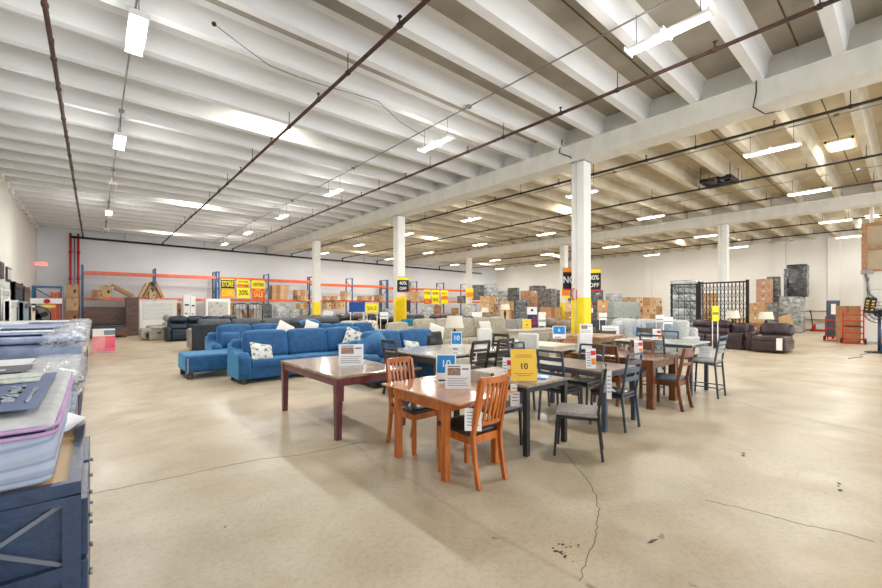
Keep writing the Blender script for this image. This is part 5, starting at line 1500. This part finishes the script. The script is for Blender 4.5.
# yellow machine behind the gate
x, y = at(724, 22.5)
t = thing('yellow_stacker', 'yellow machine standing behind the black gate', 'machine', (x, y, 0))
b = NB(); rbox(b, (0, 0, 0.45), (0.9, 0.6, 0.8), 0.05, 2, 2); obj('body', b, yellow_p, t)
b = NB(); rbox(b, (-0.15, 0.1, 1.2), (0.35, 0.3, 1.2), 0.05, 2, 2); obj('mast', b, yellow_p, t)
b = NB(); tube(b, [(0.3, -.2, .85), (0.35, -.3, 1.2), (0.1, -.3, 1.3)], 0.025, 6); obj('handle', b, black_m, t)
pile(705, 718, 293, None, 25.5, 0.8, 2, 4, 'in the carton stack behind the black gate')
pile(735, 746, 318, None, 24, 0.6, 2, 1, 'in the low orange pair behind the gate')
pile(749, 765, 303, None, 24.5, 0.9, 2, 3, 'in the wrapped cartons right of the gate')
wrapped('clear wrapped grey chair beside the brown cartons right of the gate', 765, 776, 302, None, 25.8, 0.9, wrap_m)
pile(759, 770, 279, 302.8, 24.6, 0.7, 1, 3, 'on the high stack right of the gate', mat('pinkish_carton', (206, 166, 138), .8))
wrapped('grey wrapped chest on the high stack right of the gate', 769, 778.5, 277, 301.8, 25.0, 0.6, wrap_dk)
wrapped('dark sofa under shiny plastic, left of the red pallet truck', 777, 806, 297, None, 24.6, 1.1, wrap_m, 0.06)
x, y = at(788, 23.4)
b = NB(); rbox(b, (0, 0, 0.5), (0.8, 0.05, 0.95), 0.01, M=Matrix.Rotation(math.radians(-14), 4, 'Y'))
o = obj('flat_carton', b, card2); o.location = (x, y, 0.1); o.rotation_euler.z = math.radians(-35); tag(o, 'flat brown carton leaning on the plastic covered sofa', 'box')
wrapped('tall black plastic wrapped sofa end standing high against the right wall', 789, 807, 265, 296.8, 24.6, 0.9, mat('black_wrap', (74, 76, 78), .2, rgb2=(34, 34, 36), scale=4, coat=.6, bump=.6, stretch=(1, 1, 2.5)))
wrapped('dark board standing behind the black wrapped sofa end', 782, 789, 269, None, 26.2, 0.15, wrap_dk)

# product signs
def floor_sign(label, px, ytop, ybot, d, w, m, post=True, band=None, txt=None, tm=None, base_z=0.0, name='floor_sign'):
    x, y = at(px, d); z0, z1 = zat(ybot, d), zat(ytop, d)
    t = thing(name, label, 'sign', (x, y, 0), -math.degrees(YAW))
    b = NB(); box(b, -w / 2, w / 2, -0.01, 0.01, z0, z1); obj('board', b, m, t)
    if band:
        b = NB(); box(b, -w / 2, w / 2, -0.014, -0.01, z0 + (z1 - z0) * band[0], z0 + (z1 - z0) * band[1]); obj('colour_band', b, band[2], t)
    if txt:
        n = len(txt)
        for k, s in enumerate(txt):
            hh = (z1 - z0) * (0.6 if n == 1 else 0.75 / n)
            text('lettering', s, hh, tm, t, (0, -0.018, z0 + (z1 - z0) * (1 - (k + .5) / n)), sx=min(1, w / (len(s) * hh * .66)))
    b = NB()
    for s in (-1, 1): tube(b, [(s * w * .42, 0.015, base_z), (s * w * .42, 0.015, z0 + 0.05)], 0.012, 6)
    obj('post', b, white_metal, t)
    b = NB(); box(b, -w / 2, w / 2, -0.15, 0.15, base_z, base_z + 0.015); obj('base', b, black_m, t)
    return t
t = floor_sign('tall blue and white product sign behind the sideboard', 532, 307, 327, 14, 0.34, white_p, band=(0.0, 0.62, navy_ink))
b = NB()
zb, zt = zat(327, 14), zat(307, 14)
for k in range(4): box(b, 0.01, 0.14, -0.018, -0.014, zb + (zt - zb) * (.12 + .11 * k), zb + (zt - zb) * (.17 + .11 * k))
obj('red_lines', b, red_sign, t)
b = NB(); lathe(b, [(0.045, 0), (0.045, 0.004)], n=14)
for v in b.verts: v.co = Vector((v.co.x, -0.014 - v.co.z, v.co.y + zb + (zt - zb) * .84))
obj('logo', b, navy_ink, t)
floor_sign('wide royal blue sign left of the small yellow sign', 357, 302, 312, 17, 0.66, mat('royal_blue_print', (14, 74, 160), .5))
floor_sign('small yellow sign on thin posts, right of the royal blue sign', 372, 304, 312.5, 15.5, 0.46, yel_bright, txt=['SALE'], tm=mat('olive_print', (150, 140, 20), .6))
floor_sign('yellow warning sign on a clear post in front of the leather sectional', 715.5, 306, 321, 10.8, 0.17, yel_bright, band=(0.42, 0.58, mat('olive_print', (150, 140, 20))))
x, y = at(715.5, 10.8)
for px, yt, yb, d, w, lab in ((477, 312, 321, 20, .5, 'white price board far left of the brown boxes'), (603, 313, 320, 16, .3, 'white price card right of the widest column'),
                         (660, 315, 322, 13, .28, 'left white price card above the pale grey sofa'), (668, 317, 324, 12.6, .3, 'right white price card above the pale grey sofa'),
                         (328, 311, 319, 18, .42, 'white price card among the recliners right of the grey column'), (384, 312, 319, 16.5, .34, 'white price card left of the scuffed column'),
                         (542, 312, 326, 11.6, .2, 'tall white price card left of the taupe recliners')):
    floor_sign(lab, px, yt, yb, d, w, white_p, band=(0.3, 0.45, mat('pale_grey_print', (170, 176, 184))))

# signs on columns
def col_sign(label, x, y, z, w, h, rz, rows, back=ink):
    t = thing('column_sign', label, 'sign', (x, y, z), rz)
    b = NB(); box(b, -w / 2, w / 2, -0.008, 0.008, 0, h); obj('board', b, back, t)
    for z0, z1, m, s, tm in rows:
        if m: b = NB(); box(b, -w / 2, w / 2, -0.012, -0.008, z0 * h, z1 * h); obj('colour_band', b, m, t)
        if s: text('lettering', s, (z1 - z0) * h * .85, tm, t, (0, -0.016, (z0 + z1) / 2 * h), sx=min(1, w / (len(s) * (z1 - z0) * h * .66)))
    return t
BW = [(0.8, 1.0, yel_bright, None, None), (0.97, 1.0, red_sign, None, None), (0.0, 0.06, red_sign, None, None), (0.42, 0.76, None, '40%', white_p), (0.1, 0.4, None, 'OFF', white_p)]
col_sign('black sign with yellow top projecting from the right of the widest column', 10.53, 5.75, 2.02, 0.36, 0.62, -68 + 10, BW)
col_sign('black sign with orange top seen left of the widest column', 10.0, 6.2, 2.04, 0.36, 0.62, -30, [(0.8, 1.0, org_sign, None, None), (0.0, 0.06, red_sign, None, None), (0.2, 0.7, None, 'NO', white_p)])
col_sign('black and white sign with yellow top on the scuffed column', 9.98, 14.12, 2.18, 0.5, 0.66, -30, BW)
col_sign('orange and yellow placard on the slim column', 22.55, 14.2, 2.1, 0.5, 0.66, -45, [(0.2, 0.8, org_sign, 'SALE', red_sign)], yel_bright)
col_sign('yellow placard on the farthest column', 22.55, 22.8, 2.2, 0.6, 0.8, -30, [(0.15, 0.6, org_sign, None, None)], yel_bright)
# yellow wrap panel and dark panel on the scuffed column
b = NB(); sheet(b, lambda u, v: Vector((-0.3 + 0.5 * u, -0.05 * math.sin(u * 3), 0.35 + 1.6 * v + 0.12 * u * (v > .5))), 6, 8)
bmesh.ops.solidify(b, geom=b.faces[:], thickness=0.02)
o = obj('hanging_sheet', b, yellow_p); o.location = (9.9, 14.1, 0); o.rotation_euler.z = math.radians(-30); tag(o, 'crumpled yellow plastic sheet hanging round the scuffed column', 'sheet')
t = thing('control_box', 'dark grey box mounted beside the scuffed column', 'box', (10.38, 14.45, 1.35))
b = NB(); rbox(b, (0, 0, 0.25), (0.35, 0.2, 0.5), 0.02); obj('case', b, char_fab, t)
b = NB(); box(b, -0.15, 0.15, -0.105, -0.1, 0.05, 0.45); obj('lid', b, black_pl, t)
# red bracket outline and extinguisher on the widest column
t = thing('hose_bracket', 'red arched bracket outline painted on the widest column', 'bracket', (9.8, 5.9, 0))
b = NB(); tube(b, [(-0.015, 0.07, 1.78), (-0.015, 0.07, 2.02), (-0.015, 0.04, 2.07), (-0.015, -0.02, 2.07), (-0.015, -0.05, 2.02), (-0.015, -0.05, 1.78), (-0.015, 0.07, 1.78)], 0.012, 6); obj('loop', b, red_m, t)
t = thing('fire_extinguisher', 'red fire extinguisher hanging on the right side of the widest column', 'extinguisher', (10.24, 5.72, 1.28))
b = NB(); lathe(b, [(0.02, 0), (0.075, 0.01), (0.078, 0.34), (0.06, 0.4), (0.025, 0.43), (0.025, 0.46)], n=16); obj('cylinder', b, red_m, t)
b = NB(); rbox(b, (0, -0.03, 0.49), (0.03, 0.13, 0.03), 0.008); tube(b, [(0.03, 0, 0.47), (0.09, 0, 0.42), (0.1, 0, 0.2), (0.09, 0, 0.1)], 0.012, 6); obj('valve_hose', b, black_m, t)
b = NB(); box(b, -0.04, 0.04, -0.081, -0.078, 0.14, 0.26); obj('instruction_label', b, white_p, t)

# ------------------------------------------------------------------ right hand side equipment
def pallet_truck(label, loc, rz):
    t = thing('pallet_truck', label, 'pallet truck', loc, rz)
    for s in (-1, 1):
        b = NB(); prism(b, [(-1.15, 0.05), (0.1, 0.05), (0.1, 0.14), (-1.1, 0.1)], s * 0.2 - 0.08, s * 0.2 + 0.08); obj('fork', b, red_m, t)
    b = NB(); prism(b, [(0.08, 0.08), (0.3, 0.08), (0.25, 0.3), (0.1, 0.52)], -0.16, 0.16); obj('body', b, red_m, t)
    b = NB(); tube(b, [(0, 0.22, 0.2), (0, 0.32, 1.2)], 0.03, 8); obj('handle_shaft', b, black_m, t)
    b = NB(); tube(b, [(0, 0.32, 1.12), (-0.13, 0.33, 1.2), (-0.15, 0.34, 1.28), (-0.08, 0.35, 1.34), (0.08, 0.35, 1.34), (0.15, 0.34, 1.28), (0.13, 0.33, 1.2), (0, 0.32, 1.12)], 0.018, 6); obj('handle_grip', b, black_m, t)
    for s in (-1, 1):
        b = NB(); tube(b, [(s * 0.06, 0.25, 0.09), (s * 0.12, 0.25, 0.09)], 0.09, 14); obj('wheel', b, black_pl, t)
x, y = at(822, 25.3)
pallet_truck('red pallet truck with black handle, standing by the right wall', (x, y + 0.2, 0), 0)
x, y = at(815, 26.6)
t = thing('wooden_frame', 'empty pale wooden frame leaning against the right wall', 'frame', (34.9, onX(815.5, 34.9), 0))
b = NB()
for yy in (-0.85, 0.85): box(b, -0.04, 0.04, yy - .05, yy + .05, 0, 1.3)
for z in (0.05, 0.72, 1.26): box(b, -0.035, 0.035, -0.85, 0.85, z - .045, z + .045)
obj('frame', b, light_wood, t)
def hand_truck(label, loc, rz, m, H=1.4, w=0.5, n=4):
    t = thing('hand_truck', label, 'hand truck', loc, rz)
    b = NB()
    tube(b, [(-w / 2, 0, 0.08), (-w / 2, 0, H - .06), (-w / 2 + .05, 0, H), (-w / 2 + .12, 0, H - 0.0)], 0.022, 8); obj('side_tube', b, m, t)
    b = NB(); tube(b, [(w / 2, 0, 0.08), (w / 2, 0, H - .06), (w / 2 - .05, 0, H), (w / 2 - .12, 0, H)], 0.022, 8); obj('side_tube', b, m, t)
    for k in range(n):
        b = NB(); z = 0.2 + (H - 0.4) * k / (n - 1); bar(b, (-w / 2, 0, z), (w / 2, 0, z), 0.03, 0.05); obj('cross_bar', b, m, t)
    b = NB(); box(b, -w / 2 - .02, w / 2 + .02, -0.26, 0.02, 0.02, 0.05); obj('toe_plate', b, m, t)
    for s in (-1, 1):
        b = NB(); tube(b, [(s * (w / 2 + .02), 0.1, 0.12), (s * (w / 2 + .08), 0.1, 0.12)], 0.12, 14); obj('wheel', b, black_pl, t)
    return t
yb0 = onX(853, 24.35)
t = hand_truck('red hand truck with long frame, leaning on the big brown carton', (24.4, yb0, 0), -90, red_m, 1.42, 0.62, 5)
b = NB(); rbox(b, (0, -0.02, 0.75), (0.5, 0.04, 0.05), 0.01); obj('strap_ratchet', b, black_m, t)
y0_, y1_ = onX(860.5, 25.1), onX(836, 25.1)
carton('huge flat brown carton standing on edge behind the red hand truck', (25.1, (y0_ + y1_) / 2, 0), (0.3, y1_ - y0_, 1.6), m=card3)
hand_truck('red appliance dolly left of the huge brown carton', (25.6, onX(831.5, 25.6), 0), -90, red_m, 1.15, 0.4, 3)
t = thing('blue_cart', 'slate blue upright cart behind the red dolly', 'cart', (27.2, onX(833, 27.2), 0))
b = NB(); rbox(b, (0, 0, 1.0), (0.4, 0.45, 1.75), 0.04, 2, 2); obj('body', b, bgrey_fab if False else blue_metal, t)
b = NB(); box(b, -0.205, -0.2, -0.12, 0.05, 1.2, 1.7); obj('label', b, white_p, t)
for s in (-1, 1):
    b = NB(); tube(b, [(-0.1, s * .18 - .02, .07), (-0.1, s * .18 + .02, .07)], .07, 12); obj('wheel', b, black_pl, t)
b = NB(); tube(b, [(0.0, 0, 0.12), (0, 0, 0.02)], .05, 8); obj('caster', b, black_pl, t)
# pedestal fan
t = thing('pedestal_fan', 'black pedestal fan with round cage, right frame edge by the office wall', 'fan', (20.3, 0.72, 0), -100)
b = NB(); lathe(b, [(0.36, 0), (0.36, 0.03), (0.05, 0.06), (0.04, 0.1)], n=20); obj('base', b, black_m, t)
b = NB(); tube(b, [(0, 0, 0.08), (0, 0, 1.3)], 0.045, 10); obj('pole', b, dress_blk, t)
b = NB(); tube(b, [(0, 0.22, 1.35), (0, -0.02, 1.35)], [0.11, 0.13], 14); obj('motor', b, black_m, t)
b = NB()
for rr in (0.13, 0.24, 0.36):
    for yy in (-0.14, 0.02):
        tube(b, [(rr * math.cos(k * PI / 14), yy * (1 - rr * .6), 1.38 + rr * math.sin(k * PI / 14)) for k in range(29)], 0.008, 5, cap=False)
for k in range(16):
    a = k * PI / 8; tube(b, [(0.05 * math.cos(a), -0.16, 1.38 + 0.05 * math.sin(a)), (0.36 * math.cos(a), -0.12, 1.38 + 0.36 * math.sin(a)), (0.36 * math.cos(a), 0.02, 1.38 + 0.36 * math.sin(a)), (0.1 * math.cos(a), 0.06, 1.38 + .1 * math.sin(a))], 0.004, 4)
obj('cage', b, black_m, t)
for k in range(3):
    b = NB(); a = k * 2.094; bar(b, (0.05 * math.cos(a), -0.05, 1.38 + .05 * math.sin(a)), (0.3 * math.cos(a), -0.07, 1.38 + .3 * math.sin(a)), 0.16, 0.01); obj('blade', b, galv, t)
# wall mounted charger with yellow straps
t = thing('wall_charger', 'tilted black unit with yellow markings hanging on the office wall corner', 'charger', (24.7, onX(868.5, 24.7), 1.3), -90)
M = Matrix.Rotation(math.radians(8), 4, 'Y')
b = NB(); rbox(b, (0, 0, 0.33), (0.34, 0.14, 0.66), 0.03, M=M); obj('case', b, black_pl, t)
b = NB()
for k in range(4):
    for s in (-.08, .08): box(b, s - .04, s + .04, -0.076, -0.071, 0.12 + 0.12 * k, 0.18 + 0.12 * k, M)
obj('yellow_marking', b, yel_sign, t)
b = NB(); tube(b, [(0, 0.03, 0.66), (-0.05, 0.05, 1.0), (0.0, 0.05, 1.5)], 0.012, 6); obj('cord', b, black_m, t)
for k, (m_, lab) in enumerate(((blue_metal, 'blue plastic crate at the bottom right of the fan'), (light_wood, 'honey coloured crate on the blue crate by the fan'), (bgrey_fab, 'grey crate topmost of the small stack by the fan'))):
    t = thing('crate', lab, 'crate', (21.5, 0.52, 0.25 * k))
    b = NB(); rbox(b, (0, 0, 0.12), (0.6, 0.4, 0.24), 0.02); obj('body', b, m_, t)
    b = NB(); rbox(b, (0, 0, 0.225), (0.63, 0.43, 0.035), 0.01); obj('rim', b, m_, t)
# air line on the floor
b = NB(); tube(b, [(19.9, 0.9, 0.012), (18.9, 1.1, 0.012), (18.2, 1.0, 0.012), (17.4, 1.25, 0.012)], 0.012, 5)
tag(obj('floor_cable', b, galv), 'thin cable trailing on the floor from the pedestal fan', 'cable')

# ------------------------------------------------------------------ marks on the concrete
def G(px, py):
    d = FL * EYE / (py - HY); return at(px, d)
def ribbon(name, label, pts, w, seed):
    random.seed(seed); P = [G(*p) for p in pts]; fine = []
    for i in range(len(P) - 1):
        for k in range(6):
            f = k / 6; fine.append(Vector((P[i][0] + (P[i + 1][0] - P[i][0]) * f + random.uniform(-.012, .012), P[i][1] + (P[i + 1][1] - P[i][1]) * f + random.uniform(-.012, .012), 0.0008)))
    b = NB(); bar(b, fine, None, w, 0.001, side=(0.3, 0.95, 0) if name == 'x' else None)
    o = obj(name, b, mat('crack_line', (122, 112, 94), .9)); tag(o, label, 'crack')
ribbon('floor_crack', 'thin crack wandering across the concrete on the left, below the mahogany table', [(90, 494), (130, 486), (175, 477), (215, 468), (262, 459), (300, 455), (340, 447), (370, 440)], 0.008, 1)
ribbon('floor_crack', 'thin crack running toward the bottom edge, below the turned gunmetal chair', [(562, 450), (575, 466), (588, 480), (597, 498), (599, 515), (596, 535), (588, 555), (577, 588)], 0.006, 2)
ribbon('floor_crack', 'faint crack on the right side of the concrete floor', [(706, 500), (740, 508), (775, 517), (800, 524), (840, 532), (882, 545)], 0.006, 3)
def stain(label, px, py, n, spread, s0, seed, elong=1.0, ang=0.0):
    random.seed(seed); cx_, cy_ = G(px, py); b = NB()
    for k in range(n):
        ox, oy = random.gauss(0, spread), random.gauss(0, spread * .6)
        r = s0 * random.uniform(.4, 1.1); m_ = 9
        c, s_ = math.cos(ang), math.sin(ang)
        vs = []
        for q in range(m_):
            a = 2 * PI * q / m_; rr = r * random.uniform(.6, 1.3); ex, ey = rr * math.cos(a) * elong, rr * math.sin(a)
            vs.append(b.verts.new((cx_ + ox + ex * c - ey * s_, cy_ + oy + ex * s_ + ey * c, 0.0012 + k * 0.00002)))
        b.faces.new(vs)
    o = obj('floor_stain', b, stain_m); tag(o, label, 'stain')
stain_m = stain
stain_m = mat('floor_stain_dark', (88, 80, 70), .8, var=.2)
stain('cluster of small black marks on the concrete near the bottom centre', 565, 551, 26, 0.05, 0.011, 5)
stain('single dark streak on the concrete right of the black marks', 653, 541, 1, 0, 0.018, 6, 4.5, math.radians(-10))
stain('small dark scuff on the concrete at the lower left', 225, 527, 1, 0, 0.012, 8, 3.2, math.radians(60))
stain('small dark scuff on the concrete at the lower right', 745, 455, 2, 0.03, 0.02, 11, 1.8)
stain('dark scuff near the right edge of the concrete floor', 842, 488, 3, 0.05, 0.02, 12, 2.0)
